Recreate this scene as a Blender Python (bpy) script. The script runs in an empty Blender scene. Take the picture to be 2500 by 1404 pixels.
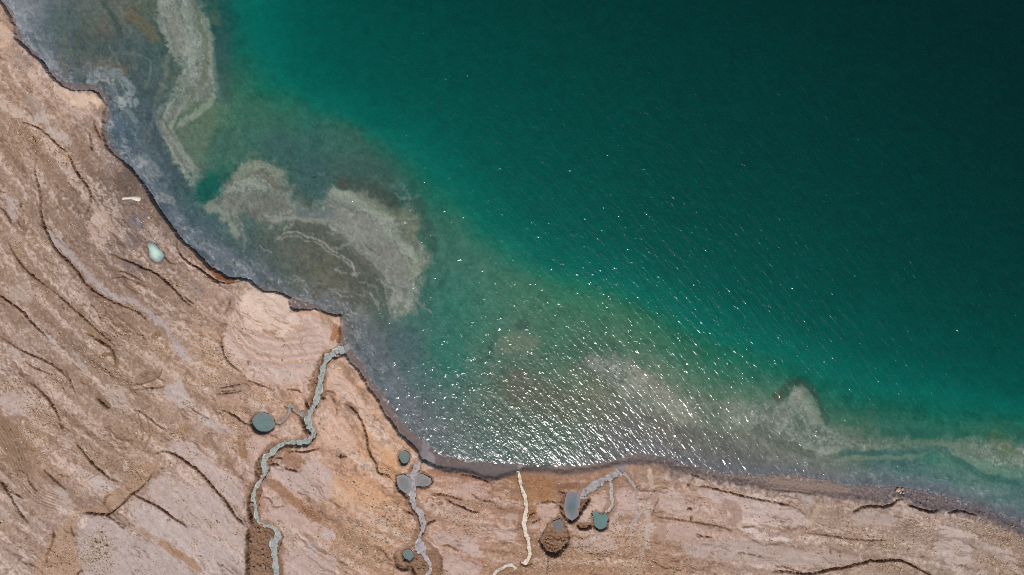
import bpy, math, random
import numpy as np

# ------------------------------------------------------------------ camera, sky, sun, exposure
H = 200.0            # flying height of the camera above the land surface (m)
LAKE = -2.4          # lake level below the land surface (m)
SUN_EL, SUN_AZ = 68.6, 186.0   # degrees; azimuth clockwise from +Y (top of the picture)

scene = bpy.context.scene
cam_d = bpy.data.cameras.new("camera")
cam = bpy.data.objects.new("camera", cam_d)
scene.collection.objects.link(cam)
cam_d.sensor_width = 36.0
cam_d.lens = 36.0 * H / 250.0
cam.location = (0, 0, H)
cam.rotation_euler = (0, 0, 0)
cam_d.clip_start = 1.0
cam_d.clip_end = 6000.0
scene.camera = cam

world = bpy.data.worlds.new("World")
scene.world = world
world.use_nodes = True
wn = world.node_tree
bg = wn.nodes["Background"]
sky = wn.nodes.new("ShaderNodeTexSky")
sky.sky_type = 'NISHITA'
sky.sun_disc = False
sky.sun_elevation = math.radians(SUN_EL)
sky.sun_rotation = math.radians(SUN_AZ)
wn.links.new(sky.outputs[0], bg.inputs[0])
bg.inputs[1].default_value = 0.07

sun_d = bpy.data.lights.new("sun", 'SUN')
sun_d.energy = 3.4
sun_d.angle = math.radians(0.53)
sun_d.color = (1.0, 0.965, 0.92)
sun = bpy.data.objects.new("sun", sun_d)
scene.collection.objects.link(sun)
sun.location = (0, 0, 150)
sun.rotation_euler = (math.radians(90 - SUN_EL), 0, math.radians(180 - SUN_AZ) )

vs = scene.view_settings
vs.view_transform = 'Standard'
vs.look = 'None'
vs.exposure = 0.0
vs.gamma = 1.0
vs.use_curve_mapping = False
scene.cycles.use_denoising = False
scene.cycles.max_bounces = 5
scene.cycles.filter_width = 1.0
scene.cycles.transparent_max_bounces = 6
scene.cycles.sample_clamp_direct = 30.0

RAD = np.array([1.18, 1.22, 1.29])   # radiance of a white horizontal sheet in this light (for choosing base colours)
RNG = np.random.default_rng(7)
random.seed(7)

# ------------------------------------------------------------------ helpers: units, noise, distances
# plan units: 0.1 m, x to the right, y down, origin at the upper left of the surveyed plot
CX, CY = 1250.0, 702.0
def at_level(pts, z):
    """Plan position of things surveyed from the air that lie at height z."""
    p = np.asarray(pts, float).copy()
    k = (H - z) / H
    p[:, 0] = CX + (p[:, 0] - CX) * k
    p[:, 1] = CY + (p[:, 1] - CY) * k
    return p
def lk(pts): return at_level(pts, LAKE)
def wx(x): return (x - CX) * 0.1
def wy(y): return (CY - y) * 0.1

def srgb(c):
    c = np.asarray(c, float) / 255.0
    return np.where(c <= 0.04045, c / 12.92, ((c + 0.055) / 1.055) ** 2.4)

def muted(c, f=.7):
    c = np.asarray(c, float); l = (c @ np.array([.3, .59, .11]))[..., None]
    return l + (c - l) * f

def hash2(ix, iy, seed):
    h = (ix.astype(np.int64) * 374761393 + iy.astype(np.int64) * 668265263 + seed * 1442695041) & 0x7fffffff
    h = ((h ^ (h >> 13)) * 1274126177) & 0x7fffffff
    return (h ^ (h >> 16)) & 0xffff

def noise(x, y, seed=0):
    ix = np.floor(x); iy = np.floor(y)
    fx = x - ix; fy = y - iy
    ux = fx * fx * fx * (fx * (fx * 6 - 15) + 10)
    uy = fy * fy * fy * (fy * (fy * 6 - 15) + 10)
    def g(dx, dy):
        a = hash2(ix + dx, iy + dy, seed) * (2 * math.pi / 65536)
        return np.cos(a) * (fx - dx) + np.sin(a) * (fy - dy)
    n0 = g(0, 0) * (1 - ux) + g(1, 0) * ux
    n1 = g(0, 1) * (1 - ux) + g(1, 1) * ux
    return (n0 * (1 - uy) + n1 * uy) * 1.45

def fbm(x, y, seed=0, octv=3, gain=0.5):
    s = 0; a = 1; t = 0
    for o in range(octv):
        s = s + a * noise(x * 2 ** o, y * 2 ** o, seed + 17 * o); t += a; a *= gain
    return s / t * 1.3

def sstep(a, b, x):
    t = np.clip((x - a) / (b - a), 0, 1)
    return t * t * (3 - 2 * t)

def densify(pts, step=6.0, it=2):
    """Round a traced line off and sample it evenly."""
    p = np.asarray(pts, float)
    for _ in range(it):
        q = np.empty((2 * len(p), p.shape[1])); q[0::2] = p; q[1:-1:2] = (p[:-1] + p[1:]) / 2; q = q[:-1]
        r = q.copy(); r[1:-1] = 0.25 * q[:-2] + 0.5 * q[1:-1] + 0.25 * q[2:]
        p = r
    L = np.r_[0, np.cumsum(np.hypot(*(p[1:, :2] - p[:-1, :2]).T))]
    n = max(3, int(L[-1] / step) + 1)
    s = np.linspace(0, L[-1], n)
    return np.stack([np.interp(s, L, p[:, k]) for k in range(p.shape[1])], 1)

def line_dist(pts, X, Y, extra=False):
    """Distance to a polyline; with extra also arc fraction and side (+1 left of travel)."""
    p = np.asarray(pts, float)
    best = np.full(X.shape, 1e18); frac = np.zeros(X.shape); side = np.zeros(X.shape)
    seg = np.hypot(*(p[1:, :2] - p[:-1, :2]).T); cum = np.r_[0, np.cumsum(seg)]; tot = max(cum[-1], 1e-6)
    for i in range(len(p) - 1):
        ax, ay = p[i, :2]; bx, by = p[i + 1, :2]
        vx, vy = bx - ax, by - ay; l2 = vx * vx + vy * vy
        if l2 < 1e-9: continue
        t = np.clip(((X - ax) * vx + (Y - ay) * vy) / l2, 0, 1)
        dx = X - ax - t * vx; dy = Y - ay - t * vy
        d = dx * dx + dy * dy
        if extra:
            m = d < best
            best = np.where(m, d, best)
            frac = np.where(m, (cum[i] + t * seg[i]) / tot, frac)
            side = np.where(m, np.sign(vx * dy - vy * dx), side)
        else:
            np.minimum(best, d, out=best)
    if extra: return np.sqrt(best), frac, side
    return np.sqrt(best)

def inside(poly, X, Y):
    p = np.asarray(poly, float)
    c = np.zeros(X.shape, bool)
    j = len(p) - 1
    for i in range(len(p)):
        x0, y0 = p[i]; x1, y1 = p[j]
        if y0 != y1:
            m = ((y0 > Y) != (y1 > Y)) & (X < (x1 - x0) * (Y - y0) / (y1 - y0) + x0)
            c ^= m
        j = i
    return c

def poly_sdf(poly, X, Y):
    p = np.asarray(poly, float)
    d = line_dist(np.vstack([p, p[:1]]), X, Y)
    return np.where(inside(p, X, Y), d, -d)

def shore_sdf(poly, X, Y, band=48.0):
    """Signed distance to a long shore line: exact near it, interpolated far off."""
    out = coarse_field(lambda x, y: [poly_sdf(poly, x, y)], X, Y, 12.0)[0] if len(X) > 20000 else np.zeros(X.shape)
    off = (X < -680) | (X > 3180) | (Y < -680) | (Y > 2180)
    m = np.flatnonzero((np.abs(out) < band) | off)
    out[m] = poly_sdf(poly, X[m], Y[m])
    return out

class RBF:
    def __init__(self, pts, val, ridge=2.0):
        self.p = np.asarray(pts, float); v = np.asarray(val, float)
        if v.ndim == 1: v = v[:, None]
        n = len(self.p)
        A = np.zeros((n + 1, n + 1))
        A[:n, :n] = -np.hypot(self.p[:, None, 0] - self.p[None, :, 0], self.p[:, None, 1] - self.p[None, :, 1])
        A[:n, :n] += np.eye(n) * ridge
        A[:n, n] = A[n, :n] = 1
        b = np.zeros((n + 1, v.shape[1])); b[:n] = v
        self.w = np.linalg.solve(A, b); self.lo = v.min(0); self.hi = v.max(0)
    def __call__(self, X, Y):
        out = np.empty((len(X), self.w.shape[1]))
        for s in range(0, len(X), 40000):
            x = X[s:s + 40000]; y = Y[s:s + 40000]
            r = -np.hypot(x[:, None] - self.p[None, :, 0], y[:, None] - self.p[None, :, 1])
            out[s:s + 40000] = r @ self.w[:-1] + self.w[-1]
        return np.clip(out, self.lo, self.hi)

# ------------------------------------------------------------------ surveyed lines
CLIFF = [(-12000, -9000), (-900, -760), (-200, -150), (-40, -40), (0, 12), (15, 38), (24, 59), (27, 88), (38, 99), (51, 113), (69, 131), (87, 144),
 (99, 156), (108, 174), (123, 191), (144, 208), (164, 217), (185, 220), (200, 218), (220, 220), (231, 226), (242, 241),
 (250, 253), (247, 264), (244, 282), (244, 300), (242, 320), (245, 341), (254, 359), (269, 376), (285, 388), (303, 404),
 (318, 419), (331, 437), (341, 450), (353, 466), (367, 491), (383, 517), (400, 540), (415, 558), (426, 576), (441, 594),
 (462, 609), (474, 622), (487, 635), (503, 655), (526, 665), (551, 681), (577, 683), (603, 687), (618, 700), (633, 710),
 (646, 714), (662, 714), (680, 719), (695, 726), (703, 731), (701, 738), (705, 751), (715, 760), (731, 760), (746, 758),
 (764, 756), (780, 762), (795, 768), (813, 772), (827, 774), (829, 782), (826, 803), (828, 823), (822, 844), (806, 854),
 (812, 864), (831, 868), (838, 869), (854, 890), (872, 908), (879, 923), (890, 933), (895, 951), (910, 967), (923, 987),
 (931, 1003), (941, 1021), (956, 1038), (969, 1059), (980, 1072), (993, 1082), (1003, 1092), (1019, 1110), (1026, 1128),
 (1042, 1136), (1060, 1147), (1098, 1157), (1137, 1160), (1175, 1175), (1204, 1178), (1245, 1167), (1275, 1156), (1335, 1157),
 (1374, 1162), (1438, 1157), (1489, 1147), (1515, 1141), (1560, 1139), (1600, 1139), (1640, 1150), (1700, 1170), (1760, 1182),
 (1830, 1192), (1900, 1205), (1990, 1213), (2060, 1219), (2110, 1225), (2170, 1236), (2195, 1222), (2215, 1221), (2240, 1236),
 (2280, 1250), (2330, 1254), (2400, 1265), (2470, 1296), (2520, 1318), (2800, 1420), (4000, 1800), (12000, 4200)]
WATER = [(-12000, -9040), (-900, -800), (-200, -185), (-80, -90), (0, -5), (33, 28), (44, 60), (53, 92), (74, 112), (103, 145), (123, 173), (151, 194), (180, 205), (205, 206),
 (235, 210), (258, 232), (266, 262), (261, 290), (256, 315), (264, 342), (278, 365), (300, 388), (322, 410), (342, 438),
 (364, 470), (382, 500), (400, 528), (417, 552), (442, 584), (470, 606), (495, 632), (525, 655), (555, 674), (590, 679),
 (620, 691), (640, 704), (675, 711), (700, 721), (740, 738), (790, 756), (832, 765), (844, 790), (846, 830), (856, 848),
 (874, 876), (890, 900), (908, 935), (942, 975), (962, 1007), (978, 1037), (1004, 1062), (1032, 1082), (1062, 1106),
 (1100, 1123), (1150, 1131), (1200, 1135), (1260, 1136), (1330, 1141), (1400, 1141), (1460, 1134), (1520, 1121), (1560, 1111),
 (1600, 1117), (1660, 1134), (1720, 1150), (1780, 1160), (1850, 1166), (1900, 1164), (1950, 1167), (2020, 1177), (2070, 1190),
 (2120, 1190), (2180, 1194), (2230, 1199), (2300, 1214), (2380, 1238), (2450, 1262), (2500, 1282), (2600, 1320), (2800, 1395), (4000, 1780), (12000, 4150)]
CLIFF_U = np.asarray(CLIFF, float)
WATER_U = lk(WATER)
_k = np.interp(WATER_U[:, 0], [300, 860, 1000], [5, 5, 0]); WATER_U[:, 0] -= _k * .7; WATER_U[:, 1] += _k * .7
WATER_U[0] = WATER[0]; WATER_U[-1] = WATER[-1]
FAR = [(12000, 12500), (-12500, 12500), (-12500, -9000)]
LAND_POLY = np.vstack([CLIFF_U, FAR])
DRY_POLY = np.vstack([WATER_U, FAR])
MAIN = densify([(-700, -560), (-150, -110), (0, 40), (130, 190), (260, 370), (400, 540), (560, 670), (720, 760), (850, 890), (960, 1030),
                (1080, 1120), (1300, 1165), (1600, 1150), (1900, 1190), (2200, 1230), (2500, 1295), (2900, 1420), (3600, 1660)], 25, 3)

_CACHE = {}
def coarse_field(fn, X, Y, step=16.0):
    """Evaluate a slow smooth field on a coarse grid and interpolate."""
    x0, x1, y0, y1 = -700, 3200, -700, 2200
    gx = np.arange(x0, x1 + step, step); gy = np.arange(y0, y1 + step, step)
    A, B = np.meshgrid(gx, gy)
    if fn in _CACHE: vals = _CACHE[fn]
    else:
        vals = fn(A.ravel(), B.ravel())
        if fn is _flow: _CACHE[fn] = vals
    fx = np.clip((X - x0) / step, 0, len(gx) - 1.001); fy = np.clip((Y - y0) / step, 0, len(gy) - 1.001)
    ix = fx.astype(int); iy = fy.astype(int); tx = fx - ix; ty = fy - iy
    out = []
    for v in vals:
        v = v.reshape(len(gy), len(gx))
        out.append((v[iy, ix] * (1 - tx) + v[iy, ix + 1] * tx) * (1 - ty) + (v[iy + 1, ix] * (1 - tx) + v[iy + 1, ix + 1] * tx) * ty)
    return out
def _flow(X, Y):
    d, f, s = line_dist(MAIN, X, Y, True)
    L = np.hypot(*(MAIN[1:] - MAIN[:-1]).T).sum()
    return d * s, f * L
def flow(X, Y):
    return coarse_field(_flow, X, Y)

# cracks, and grooves added for rim shadow: (points, width units, depth m, throw m)
CRACKS_AND_RIM_GROOVES = [
 ([(90,380),(86,395),(84,420),(92,450),(98,470),(99,500),(100,530),(108,555),(120,580),(130,602),(145,620),(170,640),(190,665),(205,690),(225,707),(250,725),(290,745),(325,755),(350,770),(365,790)], 2.3, 1.3, .35),
 ([(165,370),(175,395),(185,420),(205,445),(220,465),(222,485),(217,505),(210,522)], 2.3, 1.3, .3),
 ([(-40,690),(0,722),(30,742),(55,760),(75,785),(100,810),(122,830)], 2.2, 1.2, .3),
 ([(125,705),(150,727),(175,750),(200,772),(225,795),(243,812),(265,830),(282,846)], 2.2, .9, .2),
 ([(205,810),(225,822),(245,835),(262,842),(275,855),(280,870),(285,888)], 2.6, .8, .2),
 ([(262,618),(300,632),(330,645),(350,655),(380,665),(405,690),(425,705),(450,735),(470,750)], 2.3, 1.3, .3),
 ([(270,680),(300,672),(330,690),(360,700)], 1.8, .7, .1),
 ([(280,660),(310,665),(335,680),(352,688)], 1.8, .7, .1),
 ([(-10,500),(12,515),(20,530),(28,548)], 2.0, .9, .2),
 ([(214,318),(220,345),(222,368)], 2.0, 1.0, .2),
 ([(228,286),(225,300),(232,320),(243,338)], 2.0, 1.0, .2),
 ([(50,296),(80,303),(105,320),(125,338),(145,360),(165,370)], 2.0, 1.0, .25),
 ([(430,585),(428,600),(437,622),(455,640),(476,650),(500,667),(520,683),(545,692),(566,689),(585,686)], 2.4, 1.4, .25),
 ([(200,1253),(215,1250),(225,1256),(245,1255),(262,1259),(275,1250),(288,1237),(305,1226),(312,1208),(330,1203),(345,1190),(360,1172),(374,1150)], 2.6, 1.6, .0),
 ([(250,1235),(255,1215),(270,1208)], 2.0, .8, .0),
 ([(375,1108),(395,1100),(425,1107),(450,1125),(480,1145),(500,1165),(525,1195),(555,1230),(570,1255),(590,1278),(607,1287)], 2.4, 1.4, .35),
 ([(325,1205),(350,1220),(385,1235),(410,1255),(440,1275),(460,1288)], 2.3, 1.2, .3),
 ([(255,1257),(280,1268),(295,1285),(305,1292)], 2.0, .9, .2),
 ([(190,1075),(190,1092),(205,1100),(212,1118),(235,1140),(245,1150),(262,1162),(275,1172),(292,1176)], 2.3, 1.1, .25),
 ([(105,1143),(125,1165),(150,1185),(165,1200)], 2.0, .8, .2),
 ([(170,1285),(172,1300),(182,1312)], 2.0, 1.0, .1),
 ([(130,1290),(130,1320),(115,1345),(108,1380)], 2.2, .9, .1),
 ([(185,1404),(192,1396),(202,1391)], 2.6, 1.3, .1),
 ([(540,1000),(569,1011),(587,1027),(600,1036),(612,1038)], 2.2, 1.1, .15),
 ([(552,818),(545,820),(538,823),(540,844),(549,874),(564,892),(585,905),(595,915)], 2.0, .9, .2),
 ([(565,735),(560,725),(562,740),(553,757),(548,765)], 2.0, .8, .1),
 ([(605,928),(625,936),(644,944),(664,950)], 2.0, .8, .15),
 ([(700,950),(712,952),(726,949),(735,958)], 2.0, .8, .1),
 ([(849,992),(862,1000),(872,1010),(885,1033),(891,1052),(896,1075),(898,1095),(906,1118),(922,1131),(919,1154),(932,1159),(945,1157),(957,1172),(966,1176)], 2.4, 1.2, .2),
 ([(808,962),(818,980),(822,1000),(824,1015)], 1.7, .7, .0),
 ([(830,975),(824,990),(822,1002)], 1.7, .6, .0),
 ([(691,1139),(700,1146),(714,1149),(729,1152)], 2.4, 1.3, .2),
 ([(655,1137),(668,1133),(682,1135)], 2.6, 1.4, .1),
 ([(700,1103),(720,1102),(740,1106),(760,1100),(780,1094)], 2.3, 1.2, .2),
 ([(670,1118),(690,1119)], 2.2, 1.0, .1),
 ([(1086,1216),(1111,1234),(1130,1237),(1145,1249),(1170,1252)], 2.4, 1.3, .2),
 ([(1052,1208),(1070,1206),(1095,1212),(1130,1222)], 2.0, .8, .1),
 ([(1150,1205),(1175,1225),(1200,1222),(1215,1235)], 2.0, .8, .1),
 ([(1080,1332),(1090,1330),(1105,1334),(1112,1345)], 1.9, .7, .05),
 ([(1039,1282),(1055,1274),(1066,1270)], 2.6, 1.4, .0),
 ([(990,1247),(1000,1253),(1010,1255)], 2.6, 1.2, .0),
 ([(1120,1160),(1156,1164),(1181,1175),(1204,1181)], 2.2, 1.0, .15),
 ([(1286,1268),(1300,1255),(1310,1250)], 2.2, 1.2, .0),
 ([(1298,1280),(1310,1272),(1320,1266)], 2.0, 1.0, .0),
 ([(1305,1235),(1320,1228),(1345,1222),(1365,1235),(1378,1250)], 1.9, .9, .1),
 ([(1362,1200),(1378,1204),(1385,1208)], 1.9, .8, .0),
 ([(1340,1352),(1338,1375),(1335,1404)], 1.9, .7, .0),
 ([(1688,1159),(1705,1166),(1727,1173)], 2.0, 1.0, .1),
 ([(1704,1188),(1735,1192),(1763,1200),(1785,1205),(1804,1211),(1845,1219),(1881,1226),(1927,1235),(1945,1240)], 2.3, 1.2, .15),
 ([(1870,1196),(1910,1199),(1950,1203),(1990,1208)], 1.8, .6, .0),
 ([(2085,1252),(2110,1240),(2140,1238),(2165,1242),(2178,1238),(2188,1234),(2196,1226),(2206,1220),(2218,1224)], 3.0, 1.8, .2),
 ([(2222,1236),(2247,1244),(2273,1254),(2290,1254),(2302,1246)], 3.2, 1.9, .2),
 ([(2322,1257),(2340,1252),(2358,1250),(2372,1257),(2395,1263)], 3.0, 1.7, .2),
 ([(1880,1396),(1899,1395),(1927,1396),(1953,1403),(1980,1402),(2001,1400),(2027,1390),(2055,1389),(2086,1380),(2112,1375),(2127,1368),(2158,1372),(2183,1367),(2206,1370),(2227,1380),(2250,1393),(2275,1406),(2300,1420)], 3.0, 1.8, .3),
 ([(1700,1302),(1715,1310),(1735,1312)], 1.9, .8, .05),
 ([(533,948),(550,944),(570,942),(592,936)], 1.8, .8, .0),
 ([(536,956),(555,954),(578,953)], 1.6, .6, .0),
 ([(524,962),(540,962),(557,960),(575,959),(592,952)], 1.9, .9, .0),
 ([(318,940),(340,938),(360,932),(380,926),(392,914),(396,898)], 1.9, .6, .0),
 ([(320,952),(345,950),(365,946),(390,948),(405,940)], 1.9, .7, .0),
 ([(238,972),(248,982),(258,990),(268,998)], 3.0, 1.0, .1),
 ([(160,900),(170,930),(185,960)], 1.9, .5, .1),
 ([(60,880),(80,895),(100,905),(130,915)], 1.9, .6, .1),
 ([(602,880),(607,890),(610,882)], 2.0, .8, .0),
 ([(1610,1215),(1600,1240),(1590,1262)], 1.6, .5, .0),
 ([(845,985),(858,996),(868,1002)], 3.0, .7, .0),
 ([(70,930),(95,950),(115,970),(128,988),(142,1012),(150,1040),(160,1062)], 2.4, .9, .25),
 ([(0,820),(25,838),(50,856),(90,872),(120,885),(150,905),(175,935)], 2.0, .8, .25),
 ([(-10,1165),(15,1195),(35,1225),(50,1255),(72,1280)], 2.2, .8, .25),
 ([(330,1000),(360,1015),(385,1040),(410,1052)], 2.0, .7, .15),
 ([(20,590),(45,640),(70,665),(100,690),(125,705)], 2.0, .9, .2),
 ([(1600,1262),(1680,1272),(1760,1285),(1800,1300)], 2.0, .6, .15), ([(1960,1300),(2040,1310),(2110,1322),(2180,1318)], 2.0, .6, .15),
 ([(1319,1322),(1326,1340),(1338,1353),(1352,1360),(1366,1354),(1380,1338),(1389,1322)], 4.5, 1.3, .0),
 ([(1330,1328),(1345,1338),(1362,1334),(1378,1322)], 3, .7, .0), ([(1336,1340),(1352,1348),(1370,1340)], 3, .8, .0),
 ([(1380,1268),(1394,1280),(1410,1268),(1424,1246),(1432,1232),(1444,1218)], 4.5, 1.3, .0),  # from here, grooves added to make the black shadow at pit and bank rims
 ([(1446,1276),(1453,1288),(1463,1296),(1473,1296),(1486,1287)], 4.5, 1.3, .0),
 ([(1409,1284),(1414,1291),(1425,1295),(1438,1292),(1447,1284)], 3.6, 1.2, .0),
 ([(964,1378),(975,1390),(988,1394),(1002,1388)], 4.0, 1.3, .0), ([(1004,1384),(1010,1396),(1016,1410)], 3.0, 1.1, .0),
 ([(608,1288),(604,1302),(604,1316),(607,1330),(602,1350),(604,1380),(602,1404),(602,1440)], 4.6, 1.4, .0),
 ([(622,1188),(609,1212),(606,1235),(609,1258),(614,1280)], 4.6, 1.3, .0),
 ([(966,1178),(970,1194),(984,1208),(998,1218)], 4.4, 1.3, .0),
 ([(792,862),(790,872),(794,880)], 3.4, 1.2, .0), ([(812,876),(826,870),(838,868)], 3.4, 1.2, .0),
 ([(744,1022),(738,1036),(745,1050),(756,1060)], 3.6, 1.2, .0), ([(748,976),(746,990),(752,1000),(760,1004)], 3.2, 1.1, .0),
 ([(1300,1374),(1290,1382),(1278,1380),(1268,1372)], 3.6, 1.2, .0),
 ([(622,1150),(628,1164),(640,1174)], 3.0, 1.0, .0),
]
CRACKS_AND_RIM_GROOVES = [(densify(p, 7, 1), w * .62, d * 1.3, t) for p, w, d, t in CRACKS_AND_RIM_GROOVES]
# lesser scarps that follow the old shorelines
_r = np.random.default_rng(21)
_t = 0
while _t < 26:
    x, y = _r.uniform(-120, 2620), _r.uniform(60, 1480)
    dd_, s_ = flow(np.array([x]), np.array([y]))
    if not (25 < dd_[0] < 900) or (560 < x < 830 and 700 < y < 940) or (y > 1150 and 190 < x < 620): continue
    _t += 1
    pts = [(x, y)]
    for _k in range(_r.integers(3, 10)):
        e = 3.0
        gx = (flow(np.array([x + e]), np.array([y]))[0] - flow(np.array([x - e]), np.array([y]))[0])[0]
        gy = (flow(np.array([x]), np.array([y + e]))[0] - flow(np.array([x]), np.array([y - e]))[0])[0]
        a = math.atan2(-gx, gy) + _r.normal(0, .5)
        if math.cos(a) < 0: a += math.pi
        x += 11 * math.cos(a); y += 11 * math.sin(a); pts.append((x, y))
    CRACKS_AND_RIM_GROOVES.append((densify(pts, 6, 1), _r.uniform(.9, 1.4), _r.uniform(.3, .9), _r.uniform(.1, .35)))
# ruts left by wheels: shallow pairs of grooves
def offset_line(pts, o):
    p = densify(pts, 8, 2); t = np.gradient(p, axis=0); t /= np.hypot(*t.T)[:, None] + 1e-9
    return p + np.stack([-t[:, 1], t[:, 0]], 1) * o
RUTS = []
for o in (-14, -8, 0, 6, 13, 20):
    RUTS.append(offset_line([(-10, 1020), (25, 1065), (45, 1110), (55, 1150), (75, 1185), (105, 1212), (150, 1225)], o))
for o in (-8, 8):
    RUTS.append(offset_line([(308, 945), (325, 975), (342, 1003), (356, 1028), (360, 1060), (345, 1095)], o))
    RUTS.append(offset_line([(345, 1010), (362, 1045), (358, 1075), (335, 1100)], o))
for o in (-4, 5):
    RUTS.append(offset_line([(205, 1172), (240, 1150), (275, 1125), (310, 1105)], o))

# streams: centre lines (x, y, width) and depth of the channel they run in
STREAMS = {
 'trench': dict(pts=[(676,1440,15),(673,1404,14),(671,1380,13),(668,1355,13),(664,1338,18),(669,1322,20),(681,1312,15),(677,1298,14),(664,1288,12),(648,1284,12),(634,1280,10),(624,1268,9),(623,1250,9),(620,1230,8),(616,1213,9),(621,1196,9),(630,1182,9),(638,1170,10),(646,1155,13),(643,1138,15),(642,1126,15),(650,1114,14),(662,1108,14),(670,1096,15),(684,1088,12),(701,1082,12),(718,1084,14),(735,1080,20),(750,1080,15),(760,1072,14),(765,1058,13),(760,1046,16),(750,1034,18),(747,1024,15),(754,1009,14),(764,994,13),(770,978,14),(777,960,15),(780,942,13),(782,922,13),(786,902,14),(793,886,12),(796,872,20),(812,863,19),(826,857,14),(838,852,9)], depth=1.7, bank=5),
 'pool_outlet': dict(pts=[(668,1034,6),(680,1034,6),(692,1028,5),(702,1017,5),(707,1003,5),(708,992,10),(712,990,9),(718,1000,5),(726,1009,5),(738,1012,6),(750,1012,6)], depth=.75, bank=2),
 'lilac': dict(pts=[(1030,1420,9),(1048,1400,6),(1052,1385,7),(1047,1373,7),(1040,1362,8),(1030,1352,12),(1027,1338,30),(1025,1324,17),(1024,1312,6),(1031,1297,8),(1033,1280,13),(1031,1262,15),(1024,1249,14),(1012,1238,13),(1005,1224,13),(1006,1205,14),(1008,1188,20),(1008,1172,24),(1008,1158,16),(1018,1140,15),(1029,1126,12)], depth=1.1, bank=4),
 'cream': dict(pts=[(1268,1152,7),(1267,1160,8),(1270,1180,7),(1275,1196,7),(1282,1213,9),(1285,1229,8),(1283,1249,9),(1281,1267,9),(1279,1288,8),(1285,1305,9),(1293,1320,7),(1290,1337,9),(1296,1350,7),(1292,1364,8),(1282,1373,10),(1272,1372,6)], depth=.7, bank=2),
 'curl': dict(pts=[(1259,1388,4),(1255,1380,6),(1246,1378,6),(1233,1382,6),(1215,1390,7),(1203,1402,8),(1198,1425,8)], depth=.4, bank=2),
 'grey': dict(pts=[(1408,1216,8),(1420,1208,15),(1437,1198,17),(1455,1186,16),(1472,1175,14),(1490,1166,15),(1506,1160,16),(1514,1152,14)], depth=.5, bank=3),
 'twig': dict(pts=[(1489,1168,6),(1494,1190,8),(1492,1211,6),(1497,1230,7),(1489,1244,7),(1478,1254,6)], depth=.55, bank=2),
 'spur': dict(pts=[(1522,1156,6),(1530,1163,5),(1540,1177,6),(1549,1188,6),(1552,1202,3)], depth=.4, bank=1),
}
STREAM_LINES = {k: densify([(*at_level([q[:2]], -0.8)[0], q[2] * 1.06) for q in v['pts']], 3, 2) for k, v in STREAMS.items()}

def ell(cx, cy, rx, ry, rot=0, n=28, wob=.06, seed=1):
    a = np.linspace(0, 2 * math.pi, n, endpoint=False)
    r = np.random.default_rng(seed)
    k = 1 + wob * (np.sin(2 * a + r.uniform(0, 6)) + np.sin(3 * a + r.uniform(0, 6)) * .7 + np.sin(5 * a + r.uniform(0, 6)) * .4)
    x = rx * k * np.cos(a); y = ry * k * np.sin(a); c, s = math.cos(rot), math.sin(rot)
    return np.stack([cx + x * c - y * s, cy + x * s + y * c], 1)

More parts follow.
